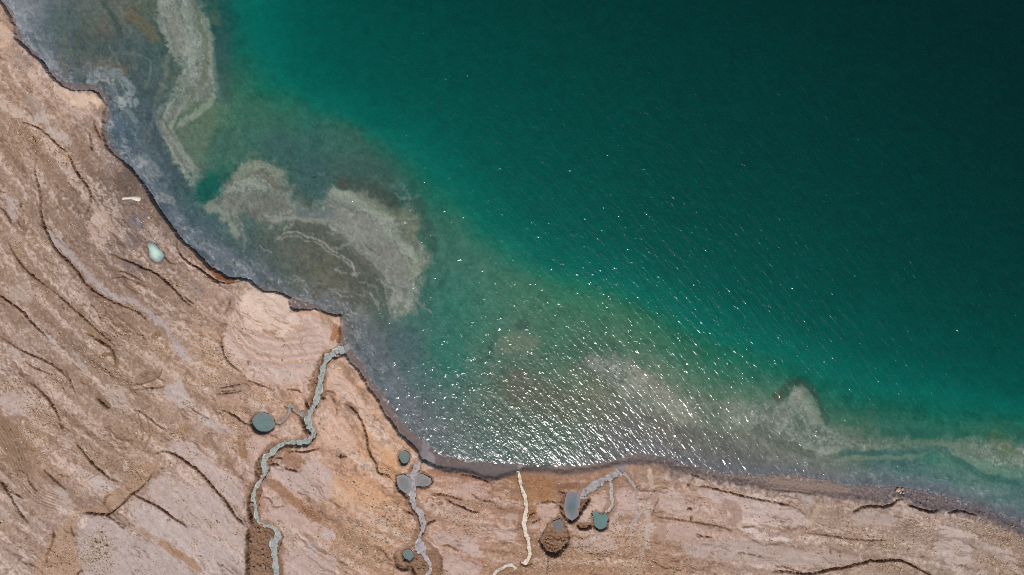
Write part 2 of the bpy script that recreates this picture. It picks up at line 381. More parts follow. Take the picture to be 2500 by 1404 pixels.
# sinkholes: outline, floor depth, edge softness
PITS = [
 (ell(640, 1034, 29, 27, 0, 30, .03, 3), 2.1, 1.2),
 (ell(986, 1119, 14, 18, .1, 24, .02, 4), 1.8, 1.2),
 (ell(378, 617, 18, 25, -.45, 30, .13, 79), .45, 5.0),
 (ell(995, 1359, 15, 17, 0, 24, .02, 5), 2.0, 1.2),
 ([(968,1340),(985,1330),(1010,1318),(1040,1320),(1060,1340),(1080,1362),(1078,1385),(1070,1430),(1010,1430),(1008,1404),(1004,1385),(985,1388),(968,1378),(962,1360)], .75, 2.5),
 ([(1384,1206),(1410,1203),(1416,1225),(1414,1246),(1420,1258),(1407,1270),(1394,1278),(1384,1268),(1374,1262),(1368,1240),(1372,1222)], 1.3, 1.5),
 ([(1414,1216),(1446,1214),(1428,1240),(1414,1262),(1396,1280),(1390,1266),(1410,1250)], 1.0, 1.5),
 ([(1443,1254),(1449,1247),(1458,1249),(1464,1256),(1473,1256),(1481,1246),(1484,1262),(1485,1285),(1472,1295),(1462,1294),(1452,1284),(1448,1266)], 1.4, 1.3),
 ([(1349,1272),(1370,1266),(1382,1285),(1390,1310),(1386,1330),(1370,1352),(1355,1360),(1338,1352),(1322,1335),(1318,1320),(1328,1300),(1337,1284)], 1.6, 5.0),
 ([(1410,1283),(1422,1277),(1440,1278),(1446,1283),(1440,1291),(1425,1294),(1412,1290)], .9, 2.0),
 ([(966,1160),(985,1156),(1003,1165),(1006,1196),(1000,1216),(988,1206),(972,1192),(967,1178)], 1.25, 1.4),
 ([(1012,1160),(1030,1152),(1054,1166),(1058,1178),(1044,1192),(1026,1192),(1012,1190)], 1.1, 2.5),
 (ell(1685, 1243, 4.5, 4, 0, 14, .1, 8), 1.2, 1.5), (ell(1688, 1264, 4, 5, 0, 14, .1, 9), 1.2, 1.5),
 (ell(2030, 1347, 4, 3, .6, 14, .1, 10), 1.0, 1.5), (ell(1683, 1184, 5, 5, 0, 14, .1, 11), .8, 1.5),
 (ell(2252, 1360, 4, 3, 0, 14, .1, 12), .8, 1.5), (ell(2270, 1398, 4, 3, 0, 14, .1, 12), .8, 1.5),
 (ell(50, 500, 4, 5, 0, 14, .1, 13), .9, 1.5),
 (ell(788, 965, 9, 10, 0, 16, .1, 14), 1.0, 1.5),
 (ell(705, 988, 12, 9, 0, 16, .15, 15), .6, 1.4),
 # the collapse trench beside the long stream
 ([(612,1284),(628,1282),(640,1290),(660,1292),(690,1300),(692,1315),(684,1332),(678,1345),(686,1370),(690,1404),(694,1470),(600,1470),(603,1404),(604,1375),(603,1350),(608,1330),(603,1312),(606,1298)], 1.25, 1.2),
 ([(608,1215),(618,1200),(632,1178),(640,1196),(628,1225),(634,1255),(634,1284),(612,1284),(607,1260),(609,1240)], 1.1, 1.2),
 ([(626,1130),(636,1112),(668,1098),(660,1125),(656,1150),(640,1172),(628,1160),(622,1145)], .9, 1.4),
 ([(762,985),(748,1004),(745,975),(756,930),(766,905),(786,885),(800,890),(790,930),(786,955)], .6, 3.0),
 ([(730,1005),(745,1000),(752,1025),(740,1052),(752,1064),(745,1050),(732,1025)], .7, 1.6),
 # debris filled gully
 ([(365,1130),(380,1120),(386,1140),(376,1165),(350,1190),(325,1208),(312,1224),(290,1238),(275,1252),(245,1257),(205,1252),(190,1262),(186,1290),(177,1320),(188,1350),(200,1390),(170,1440),(80,1440),(78,1375),(100,1362),(107,1340),(130,1300),(150,1285),(170,1265),(185,1250),(210,1240),(240,1235),(250,1224),(256,1208),(280,1195),(305,1185),(322,1160),(345,1135)], .55, 7.0),
]
MOUNDS = [  # raised clods of earth: x, y, r units, height m
 (2203, 1196, 10, .9), (2207, 1206, 9, 1.0), (2199, 1186, 8, .7), (2212, 1214, 8, .9), (835, 1130, 20, .2)]

def gravel_mask(X, Y, d):
    g = np.zeros(X.shape)
    for cx, cy, rx, ry, a, w in GRAVEL:
        c, s = math.cos(a), math.sin(a)
        u = ((X - cx) * c + (Y - cy) * s) / rx; v = (-(X - cx) * s + (Y - cy) * c) / ry
        g = np.maximum(g, w * np.exp(-(u * u + v * v) * 1.2))
    n = fbm(X / 38, Y / 38, 91, 3)
    g = np.maximum(g, 0.42 * sstep(.1, .5, n)) * (0.55 + .6 * sstep(-.4, .4, fbm(X / 14, Y / 14, 93, 2)))
    return np.clip(g, 0, 1)
GRAVEL = [  # x, y, rx, ry, angle, weight
 (530,870,55,30,.7,1), (525,930,45,22,.3,.9), (395,855,35,16,.3,1), (265,900,60,25,.6,.8), (110,1010,70,28,.5,1), (75,1060,35,25,.4,1),
 (470,1000,40,16,.8,.9), (560,1030,60,18,.8,1), (420,1060,45,20,.3,.8), (590,1070,30,30,0,.8), (330,1150,30,45,-.6,.9), (60,330,60,40,.4,.8),
 (150,380,50,25,.5,.9), (40,600,30,20,0,.7), (330,760,30,18,.6,.7), (300,820,60,20,.7,.7), (200,780,60,20,.7,.7), (240,1350,45,50,0,1),
 (150,1360,45,35,0,1), (880,1330,70,60,0,.9), (960,1260,60,40,.2,.8), (1130,1270,60,35,0,.9), (1160,1230,40,20,0,.7), (1420,1350,110,40,0,.9),
 (1340,1390,70,20,0,.8), (1530,1310,60,40,.3,.95), (1560,1370,70,35,0,.9), (1640,1395,60,15,0,.7), (2130,1320,120,25,.1,.9), (2250,1300,60,30,.2,.8),
 (2440,1310,80,28,.4,1), (2360,1275,50,12,.2,1), (2180,1385,60,15,0,.8), (2450,1385,60,25,.3,.9), (640,970,60,20,.1,.7), (100,720,60,30,.6,.6),
 (30,940,30,14,0,1), (150,940,60,20,.7,.8), (100,1110,30,20,0,.9), (220,1110,40,20,.6,.8), (1000,1310,40,30,0,.8), (760,1250,60,16,.5,.5), (1060,1400,30,20,0,.8)]

def gully_lines(X, Y, d, s):
    """Thin winding erosion lines that follow the old shorelines (0..1)."""
    nx = fbm(X / 40, Y / 40, 151, 3); ny = fbm(X / 30, Y / 30, 153, 3)
    a = fbm((s + 40 * nx) / 330, (d + 11 * ny) / 36, 155, 3, .5)
    b = fbm((s + 40 * ny) / 240, (d + 9 * nx) / 25, 157, 3, .5)
    on = sstep(-.1, .25, fbm(s / 120, d / 60, 159, 2)); on2 = sstep(.0, .3, fbm(s / 90 + 9, d / 50, 161, 2))
    return np.maximum((1 - sstep(.012, .042, np.abs(a))) * on, .8 * (1 - sstep(.010, .036, np.abs(b))) * on2) * sstep(10, 30, d)

def land_top(X, Y, d, s):
    """Height of the uncut land surface (d: metres*10 inland from the shore trend)."""
    di = np.clip(d, -200, 1500)
    z = -0.12 + 0.00035 * np.maximum(di, 0)
    z = z - 1.25 * np.exp(-np.maximum(di, 0) / 48) * sstep(1010, 1110, X)
    z = z - np.clip(.75 + .8 * fbm(s / 55, d * 0 + 3.3, 47, 2), .1, 1.4) * np.exp(-np.maximum(di, 0) / 34) * (1 - sstep(1010, 1110, X))
    z = z + .12 * fbm(s / 160, d / 45, 41, 3) + .09 * fbm(X / 26, Y / 26, 42, 4, .6)
    return z

def water_sdf(X, Y, jx, jy):
    a = 5 * fbm(X / 45, Y / 45, 63, 3); b = 5 * fbm(X / 45, Y / 45, 64, 3)
    return shore_sdf(DRY_POLY, X + .8 * jx + a, Y + .8 * jy + b)

def ground_height(X, Y, detail=True):
    d, s = flow(X, Y)
    jx = 2.6 * fbm(X / 11, Y / 11, 51, 3) + 1.3 * noise(X / 4, Y / 4, 52)
    jy = 2.6 * fbm(X / 11, Y / 11, 53, 3) + 1.3 * noise(X / 4, Y / 4, 54)
    Xj, Yj = X + jx, Y + jy
    z = land_top(X, Y, d, s)
    g = gravel_mask(X, Y, d)
    if detail:
        z = z + g * .12 * noise(X / 4.2, Y / 4.2, 44) + .035 * noise(X / 3.6, Y / 3.6, 45) * sstep(-.2, .4, fbm(s / 70, d / 25, 46, 2))
    if detail: z = z - .36 * gully_lines(X, Y, d, s)
    # cracks and added rim shadow grooves
    for p, w, dep, throw in CRACKS_AND_RIM_GROOVES:
        R = 60
        lo = p.min(0) - R; hi = p.max(0) + R
        m = np.flatnonzero((X > lo[0]) & (X < hi[0]) & (Y > lo[1]) & (Y < hi[1]))
        if not len(m): continue
        dd, f, sd = line_dist(p, Xj[m], Yj[m], True)
        tap = np.clip(np.sin(np.clip(f, 0, 1) * math.pi), 0, 1) ** .35
        wv = w * (.55 + .7 * tap) * (1 + .45 * noise(X[m] / 14, Y[m] / 14, 55))
        z[m] -= dep * tap * (1 - sstep(wv * .35, wv * 1.15, dd)) * (.8 + .4 * noise(X[m] / 20, Y[m] / 20, 56))
        if throw: z[m] += throw * tap * sd * .5 * np.exp(-dd / 26) * sstep(0, 2, dd)
    for p in RUTS:
        lo = p.min(0) - 8; hi = p.max(0) + 8
        m = np.flatnonzero((X > lo[0]) & (X < hi[0]) & (Y > lo[1]) & (Y < hi[1]))
        if len(m):
            dd = line_dist(p, X[m], Y[m])
            z[m] += .07 * np.exp(-((dd - 2.6) / 1.2) ** 2) - .14 * np.exp(-(dd / 1.5) ** 2)
    for x, y, r, h in MOUNDS:
        q = ((Xj - x) ** 2 + (Yj - y) ** 2) / (r * r)
        z = z + h * np.exp(-q * 1.4)
    cut = np.zeros_like(z); onstream = np.zeros_like(z)
    for poly, dep, soft in PITS:
        poly = np.asarray(poly, float)
        lo = poly.min(0) - 14; hi = poly.max(0) + 14
        m = np.flatnonzero((X > lo[0]) & (X < hi[0]) & (Y > lo[1]) & (Y < hi[1]))
        if not len(m): continue
        k = .7 if dep > 1.7 else 1.7
        sd = poly_sdf(poly, X[m] + k * jx[m], Y[m] + k * jy[m])
        cut[m] = np.maximum(cut[m], dep * sstep(-soft, soft, sd))
    for k, v in STREAMS.items():
        p = STREAM_LINES[k]
        lo = p[:, :2].min(0) - 50; hi = p[:, :2].max(0) + 50
        m = np.flatnonzero((X > lo[0]) & (X < hi[0]) & (Y > lo[1]) & (Y < hi[1]))
        if not len(m): continue
        dd, f, sd = line_dist(p[:, :2], X[m] + .6 * jx[m], Y[m] + .6 * jy[m], True)
        w = np.interp(f, np.linspace(0, 1, len(p)), p[:, 2]) / 2
        w = np.maximum(w * (1.0 + .5 * noise(X[m] / 15, Y[m] / 15, 57) + .3 * noise(X[m] / 6, Y[m] / 6, 62)), .5 * w) + .6
        w = w * np.clip(np.minimum(f, 1 - f) * len(p) / 5, .25, 1)
        cut[m] = np.maximum(cut[m], v['depth'] * (1 - sstep(w - .9, w + .9, dd)))
        onstream[m] = np.maximum(onstream[m], 1 - sstep(w, w + 5, dd))
    rub = sstep(.5, .9, cut) * (1 - sstep(1.72, 1.8, cut)) * (1 - .8 * onstream)
    z = np.where(cut > .2, np.maximum(z - cut, LAKE + .12), z - cut) + rub * .7 * fbm(X / 9, Y / 9, 58, 4, .65)
    # shore: beach below the cliff edge, then lake bed
    sl = shore_sdf(LAND_POLY, Xj, Yj); sw = water_sdf(X, Y, jx, jy)
    soft = np.interp(X, [-100, 1000, 1060, 1120, 1520, 1600, 1850, 2120, 2500, 2800], [1.3, 1.3, 8, 14, 14, 20, 18, 12, 20, 20])
    soft = soft * (1 + .3 * noise(X / 40, Y / 40, 59))
    rough = sstep(1500, 1650, X)
    beach = LAKE + .03 + .012 * np.maximum(sw, -4) + .09 * np.minimum(sw + 4, 0) + .02 * noise(X / 9, Y / 9, 60) + rough * .34 * np.maximum(fbm(X / 6, Y / 6, 61, 3, .6), -.12)
    t = sstep(-soft, 1.0, sl)
    zz = beach + (z - beach) * t
    zz = np.where((cut > .3) & (sl > -3), np.minimum(zz, z + .0), zz)
    return zz, sl, sw, d, s, g, cut

# ------------------------------------------------------------------ painting (base colours of earth, salt and mud)
class Paint:
    """Collects the earth's own colours at the vertices of a sheet (sRGB 0-255)."""
    rag = 1.0
    def __init__(self, X, Y, d, s, seed=0):
        self.X, self.Y, self.d, self.s = X, Y, d, s
        self.nf = fbm(X / 9, Y / 9, 201 + seed, 2)
        self.ng = fbm(X / 34, Y / 34, 205 + seed, 3)
        self.nx = fbm(X / 24, Y / 24, 211 + seed, 3); self.ny = fbm(X / 24, Y / 24, 215 + seed, 3)
        self.st = fbm(s / 60, d / 6.5, 221 + seed, 3)
        self.nh = noise(X / 4, Y / 4, 225 + seed)
        self.c = np.zeros((len(X), 3))
    def _sel(self, p, R):
        lo = p.min(0) - R; hi = p.max(0) + R
        return np.flatnonzero((self.X > lo[0]) & (self.X < hi[0]) & (self.Y > lo[1]) & (self.Y < hi[1]))
    def mix(self, m, col, a):
        self.c[m] += (np.asarray(col, float) - self.c[m]) * a[:, None]
    def patch(self, poly, col, a=.85, f=5, warp=5, streak=4):
        p = np.asarray(poly, float)[:, :2]
        m = self._sel(p, f * 3 + warp * 2 + 8)
        if not len(m): return
        sd = poly_sdf(p, self.X[m] + warp * self.nx[m], self.Y[m] + warp * self.ny[m])
        sd = sd + streak * self.st[m] * 1.3 + .3 * warp * self.nf[m] + 1.6 * self.nh[m]
        self.mix(m, col, a * sstep(-f, f, sd))
    def stroke(self, pts, w, col, a=.7, f=None, warp=3, break_=0.0):
        p = densify(pts, 7, 2)
        f = f if f is not None else w * .6
        m = self._sel(p, w + f + warp * 2 + 4)
        if not len(m): return
        dd, fr, _ = line_dist(p, self.X[m] + warp * self.nx[m] + .3 * warp * self.nf[m], self.Y[m] + warp * self.ny[m], True)
        k = sstep(0, .12, fr) * (1 - sstep(.88, 1, fr)) * .7 + .3
        pr = (1 - sstep(max(w / 2 - f / 2, 0), w / 2 + f, dd)) * k
        al = a * sstep(.22, .62, pr + self.rag * (.34 * self.nf[m] + .16 * self.nh[m]) * (pr > .02)) if self.rag else a * pr
        if break_: al = al * sstep(-break_, break_ * .6, self.nf[m] + .3)
        self.mix(m, col, al)

LAND_PTS = [(60,200,180,150,128),(30,330,162,134,112),(150,420,152,126,105),(60,500,160,134,114),(280,450,125,108,97),(330,560,132,116,106),(250,700,155,130,112),
 (60,620,160,132,110),(60,850,165,140,125),(200,850,155,130,110),(330,830,165,138,115),(450,760,160,132,112),(500,700,168,142,122),(520,870,185,150,118),
 (650,760,208,182,163),(700,880,200,170,152),(600,970,182,147,122),(300,1000,165,138,118),(100,1000,172,145,125),(50,1100,155,125,98),(150,1100,170,140,118),
 (350,1080,165,135,108),(480,1050,180,155,140),(560,1090,178,142,117),(60,1300,172,147,131),(250,1350,178,158,148),(400,1300,185,163,155),(520,1380,185,165,155),
 (640,1380,145,113,88),(640,1080,187,150,130),(700,1000,190,150,122),(860,930,205,163,136),(850,1080,205,162,130),(930,1100,205,160,122),(880,1230,200,152,115),
 (720,1170,190,160,147),(740,1380,187,158,142),(900,1350,182,141,109),(1100,1200,182,143,121),(1130,1330,187,152,135),(1230,1250,182,141,116),(1330,1200,167,117,75),
 (1330,1330,174,136,111),(1420,1380,172,131,97),(1480,1300,187,156,140),(1550,1200,185,154,135),(1620,1150,165,130,105),(1650,1300,182,149,129),(1600,1390,167,129,99),
 (1750,1220,187,156,136),(1850,1250,190,166,153),(1750,1350,180,151,133),(1900,1350,174,149,133),(2050,1250,165,140,120),(2100,1350,165,142,125),(2200,1290,162,140,125),
 (2250,1390,168,148,132),(2350,1340,170,150,138),(2450,1350,155,135,118),(2400,1290,155,135,122),(1400,1190,180,142,118),(120,250,182,152,130),(200,300,170,145,125),
 (420,650,150,126,108),(980,1230,198,152,118),(1180,1400,172,132,100),(-300,500,160,134,112),(-200,1200,165,138,118),(300,1800,170,145,128),(1200,1800,175,142,118),(2000,1800,165,142,125),(2700,1500,158,138,122)]
WET = (112, 103, 102)

def paint_land(X, Y, d, s, sl, sw, g, cut, z):
    P = Paint(X, Y, d, s)
    A = np.asarray(LAND_PTS, float)
    wxn = X + 45 * P.nx; wyn = Y + 45 * P.ny
    P.c = RBF(A[:, :2], A[:, 2:], 8.0)(wxn, wyn)
    sv = s + 60 * P.nx; dv = d + 9 * P.ny + 3.5 * P.nf
    st2 = 1.0 * fbm(sv / 420, dv / 30, 231, 3, .55) + .55 * fbm(sv / 170, dv / 12, 237, 3, .6)
    P.st = fbm(sv / 46, dv / 6.5, 233, 3, .6)
    big = fbm(s / 110, d / 40, 235, 3)
    # alternating pale silt and brown earth following the old shorelines
    pale = sstep(-.05, .5, st2 + .4 * P.st + .2 * P.nf)
    P.c += (np.array([206, 184, 170]) - P.c) * (.66 * pale)[:, None]
    dark = sstep(.05, .6, -st2 + .3 * P.st + .45 * P.ng)
    P.c += (np.array([132, 102, 78]) - P.c) * (.42 * dark)[:, None]
    P.c += (big * 12 + P.st * 9 + P.nf * 10)[:, None] * np.array([1, .98, .94])
    blot = sstep(.18, .6, fbm(X / 21, Y / 21, 243, 4) + .25 * st2)
    P.c += (np.array([132, 106, 86]) - P.c) * (.36 * blot)[:, None]
    slab = np.zeros(len(X))
    cr = sstep(.25, .7, fbm(X / 16, Y / 16, 241, 3))
    P.c += (np.array([150, 138, 132]) - P.c) * (.25 * cr)[:, None]
    pal = (184, 166, 158)
    for poly, col in [
      ([(5,455),(12,455),(25,480),(50,490),(38,505),(42,540),(30,538),(18,510),(5,480)], (178,163,158)),
      ([(115,552),(125,560),(150,585),(175,610),(190,640),(215,665),(240,690),(265,708),(290,722),(320,728),(359,751),(395,774),(403,787),(415,808),(441,838),(461,864),(500,869),(451,871),(433,866),(420,835),(400,799),(377,792),(359,768),(328,743),(287,738),(256,720),(241,708),(218,685),(200,665),(174,634),(144,613),(128,598),(115,570)], (174,162,160)),
      ([(215,545),(225,525),(245,515),(255,520),(258,540),(270,555),(270,580),(255,600),(248,610),(232,600),(222,580),(210,560)], (190,165,150)),
      ([(432,640),(440,622),(452,635),(478,655),(470,662),(455,655),(445,640)], (205,180,165)),
      ([(120,205),(145,215),(185,225),(225,228),(238,243),(235,258),(215,250),(190,262),(165,255),(140,235)], (214,184,158)),
      ([(-40,30),(10,60),(22,80),(25,110),(10,115),(-40,105)], (208,178,152)),
      ([(0,230),(10,235),(35,255),(55,270),(60,288),(35,288),(10,272),(0,262),(-30,250),(-30,225)], (196,176,158)),
      ([(75,290),(100,265),(110,300),(130,310),(160,330),(178,345),(170,358),(150,350),(120,325),(100,305)], (182,167,156)),
      ([(60,175),(75,172),(95,185),(80,195)], (200,175,155)),
      ([(20,700),(60,690),(90,720),(70,740),(30,730)], (178,158,144)),
      ([(5,965),(30,960),(60,965),(85,975),(105,990),(90,1005),(60,1010),(30,1008),(5,995),(-20,980)], (184,165,156)),
      ([(85,790),(100,800),(115,815),(140,835),(160,842),(150,847),(125,834),(100,815)], (180,165,158)),
      ([(175,855),(190,860),(205,885),(215,910),(205,910),(190,890)], (172,158,150)),
      ([(400,940),(440,928),(455,950),(465,975),(470,995),(500,1010),(540,1040),(575,1052),(540,1058),(500,1038),(455,1003),(420,978),(396,958)], (184,170,164)),
      ([(250,960),(275,945),(300,950),(312,985),(320,1010),(300,1010),(275,990)], (180,160,148)),
      ([(20,850),(45,855),(60,875),(35,875)], (178,162,152)),
      ([(0,1000),(0,1000),(40,1060),(20,1060)], (160,130,105)),
      ([(545,815),(560,790),(575,740),(585,715),(610,708),(645,718),(680,722),(700,735),(702,755),(715,765),(750,765),(765,775),(790,795),(815,815),(818,838),(800,850),(785,870),(772,890),(762,912),(740,926),(720,935),(690,943),(650,935),(612,920),(600,900),(590,885),(570,870),(552,855)], (198,170,154)),
      ([(583,725),(600,712),(640,716),(690,725),(700,740),(705,758),(725,768),(735,790),(725,805),(700,815),(685,825),(660,812),(640,805),(615,803),(595,790),(588,765)], (216,190,170)),
      ([(610,915),(600,890),(640,890),(700,900),(740,905),(765,905),(755,918),(720,930),(680,925),(650,918)], (200,176,164)),
      ([(545,830),(560,835),(600,870),(585,880),(560,865)], (205,180,168)),
      ([(225,1265),(260,1260),(290,1272),(310,1297),(345,1315),(380,1330),(420,1355),(450,1375),(470,1404),(470,1440),(215,1440),(205,1380),(192,1350),(190,1320),(205,1290)], (180,164,158)),
      ([(310,1215),(345,1222),(370,1237),(410,1262),(450,1282),(500,1300),(540,1320),(580,1345),(604,1370),(604,1440),(500,1440),(470,1380),(430,1345),(390,1320),(350,1290),(325,1260)], (186,170,163)),
      ([(370,1170),(400,1165),(440,1175),(480,1190),(500,1180),(520,1200),(550,1235),(580,1265),(602,1288),(604,1350),(570,1330),(520,1300),(460,1282),(420,1255),(380,1230),(360,1205)], (186,167,159)),
      ([(410,1080),(440,1070),(480,1090),(520,1130),(560,1160),(585,1170),(592,1200),(598,1230),(606,1275),(580,1255),(545,1215),(520,1180),(490,1150),(450,1120),(415,1100)], (188,169,161)),
      ([(180,1130),(200,1140),(225,1155),(265,1175),(288,1190),(270,1202),(235,1190),(205,1165)], (186,170,164)),
      ([(298,1130),(308,1124),(316,1138),(306,1148)], (200,188,182)),
      ([(125,1190),(150,1185),(165,1200),(180,1235),(170,1242),(150,1215)], (182,166,158)),
      ([(20,1190),(35,1200),(54,1245),(40,1247),(20,1215)], (184,168,160)),
      ([(0,1240),(15,1240),(25,1270),(0,1275)], (182,164,154)),
      ([(150,1060),(165,1070),(175,1100),(160,1095)], (182,164,154)),
      ([(600,1075),(625,1062),(660,1070),(665,1088),(640,1105),(625,1100),(612,1088)], (196,166,152)),
      ([(660,1140),(690,1128),(740,1120),(790,1130),(810,1165),(815,1200),(830,1225),(800,1220),(760,1215),(720,1200),(690,1180),(660,1158)], (190,168,160)),
      ([(650,1215),(680,1220),(720,1240),(760,1270),(800,1290),(815,1310),(800,1322),(760,1297),(700,1282),(655,1262)], (190,162,150)),
      ([(695,1345),(740,1345),(780,1360),(820,1355),(815,1404),(815,1440),(700,1440)], (187,163,154)),
      ([(745,1320),(770,1320),(782,1345),(760,1356)], (186,170,166)),
      ([(785,1305),(812,1285),(820,1310),(800,1318)], (186,170,166)),
      ([(790,905),(815,900),(850,930),(880,975),(900,1020),(880,1030),(860,985),(830,960),(800,950)], (206,172,150)),
      ([(780,1060),(800,1010),(840,1020),(860,1060),(880,1100),(830,1100),(790,1090)], (206,170,146)),
      ([(1100,1185),(1150,1180),(1190,1190),(1192,1215),(1150,1220),(1105,1207)], (192,160,146)),
      ([(1055,1300),(1075,1294),(1110,1303),(1140,1310),(1170,1330),(1165,1350),(1130,1345),(1100,1330),(1060,1325)], (184,160,150)),
      ([(1082,1362),(1110,1358),(1145,1375),(1175,1385),(1175,1440),(1085,1440)], (186,160,148)),
      ([(1205,1290),(1240,1285),(1266,1300),(1256,1325),(1215,1317)], (194,170,158)),
      ([(1140,1315),(1165,1335),(1175,1360),(1160,1362),(1135,1340)], (188,164,152)),
      ([(1225,1255),(1260,1250),(1270,1270),(1240,1275)], (188,164,150)),
      ([(1300,1232),(1330,1228),(1360,1245),(1362,1262),(1335,1272),(1312,1260)], (192,164,150)),
      ([(1425,1235),(1450,1215),(1475,1215),(1488,1230),(1470,1250),(1440,1262),(1425,1275),(1408,1272)], (196,168,150)),
      ([(1505,1205),(1545,1200),(1560,1215),(1552,1250),(1510,1258),(1498,1285),(1490,1290),(1488,1262)], (192,166,156)),
      ([(1400,1320),(1450,1308),(1500,1322),(1500,1345),(1440,1350),(1400,1345)], (184,162,152)),
      ([(1600,1200),(1640,1195),(1665,1215),(1690,1235),(1700,1258),(1660,1258),(1615,1240)], (190,166,154)),
      ([(1600,1290),(1680,1280),(1720,1300),(1680,1320),(1610,1320)], (182,156,142)),
      ([(1700,1190),(1760,1203),(1790,1217),(1830,1217),(1900,1232),(1960,1252),(1982,1282),(1950,1282),(1900,1272),(1850,1272),(1820,1265),(1800,1232),(1740,1226)], (190,170,162)),
      ([(1815,1270),(1860,1275),(1900,1285),(1926,1297),(1915,1303),(1870,1291),(1825,1281)], (206,190,182)),
      ([(1800,1284),(1840,1290),(1880,1307),(1926,1315),(1920,1326),(1870,1320),(1820,1301)], (206,190,184)),
      ([(1650,1330),(1750,1318),(1850,1325),(1960,1345),(2050,1350),(2110,1360),(2060,1380),(1950,1385),(1800,1370),(1680,1355)], (176,157,147)),
      ([(2280,1290),(2310,1285),(2360,1300),(2390,1310),(2350,1315),(2300,1308)], (194,178,168)),
      ([(2280,1325),(2340,1318),(2370,1335),(2372,1370),(2330,1390),(2300,1360)], (184,168,158)),
      ([(2070,1260),(2130,1250),(2200,1262),(2180,1285),(2100,1285)], (176,158,146)),
      ([(2390,1322),(2440,1335),(2480,1365),(2500,1404),(2460,1385),(2410,1345)], (180,162,152)),
      ([(1965,1205),(1990,1222),(1975,1240),(1960,1225)], (172,160,152)),
    ]:
        P.patch(poly, col, .84, 2.6, 6, 5)
        q = np.asarray(poly, float); m = P._sel(q, 10)
        slab[m] = np.maximum(slab[m], sstep(-4, 4, poly_sdf(q, X[m], Y[m])))
    fb = fbm(sv / 90, dv / 9, 261, 3, .65)
    P.c += (slab * fb * 17)[:, None] * np.array([.9, 1, 1.1])
    spots = sstep(.34, .62, fbm(X / 13 + 3, Y / 13, 263, 3, .6)) * slab
    P.c += (np.array([176, 142, 114]) - P.c) * (.5 * spots)[:, None]
    rgh = 1 - .75 * slab
    P.c += (fbm(X / 7.5, Y / 7.5, 265, 3, .7) * 15 * rgh)[:, None] * np.array([1, .95, .88])
    dk = sstep(.3, .62, fbm(sv / 40, dv / 11, 267, 4, .7)) * rgh
    P.c += (np.array([116, 94, 76]) - P.c) * (.42 * dk)[:, None]
    gl_ = gully_lines(X, Y, d, s)
    P.c += (np.array([122, 94, 72]) - P.c) * (.48 * gl_ * (1 - .4 * slab))[:, None]
    wl_ = (1 - sstep(.02, .07, np.abs(fbm((sv + 300) / 130, dv / 19, 163, 3, .55)))) * sstep(.0, .35, fbm(s / 80, d / 30, 165, 2))
    P.c += (np.array([198, 184, 176]) - P.c) * (.55 * wl_)[:, None]
    # fine concentric bands round the pale slab
    for k in range(9):
        o = k * 11
        pts = [(572 - o * .25, 740 + o * .3), (585 - o * .2, 790 + o * .55), (615 - o * .05, 815 + o * .75), (655, 828 + o * .8), (700 + o * .2, 832 + o * .75), (740 + o * .3, 818 + o * .75), (790 + o * .15, 822 + o * .8)]
        P.stroke(pts, 4, [(178,148,128),(208,182,166),(190,150,126),(176,160,154),(212,186,162)][k % 5], .6, 3, 6)
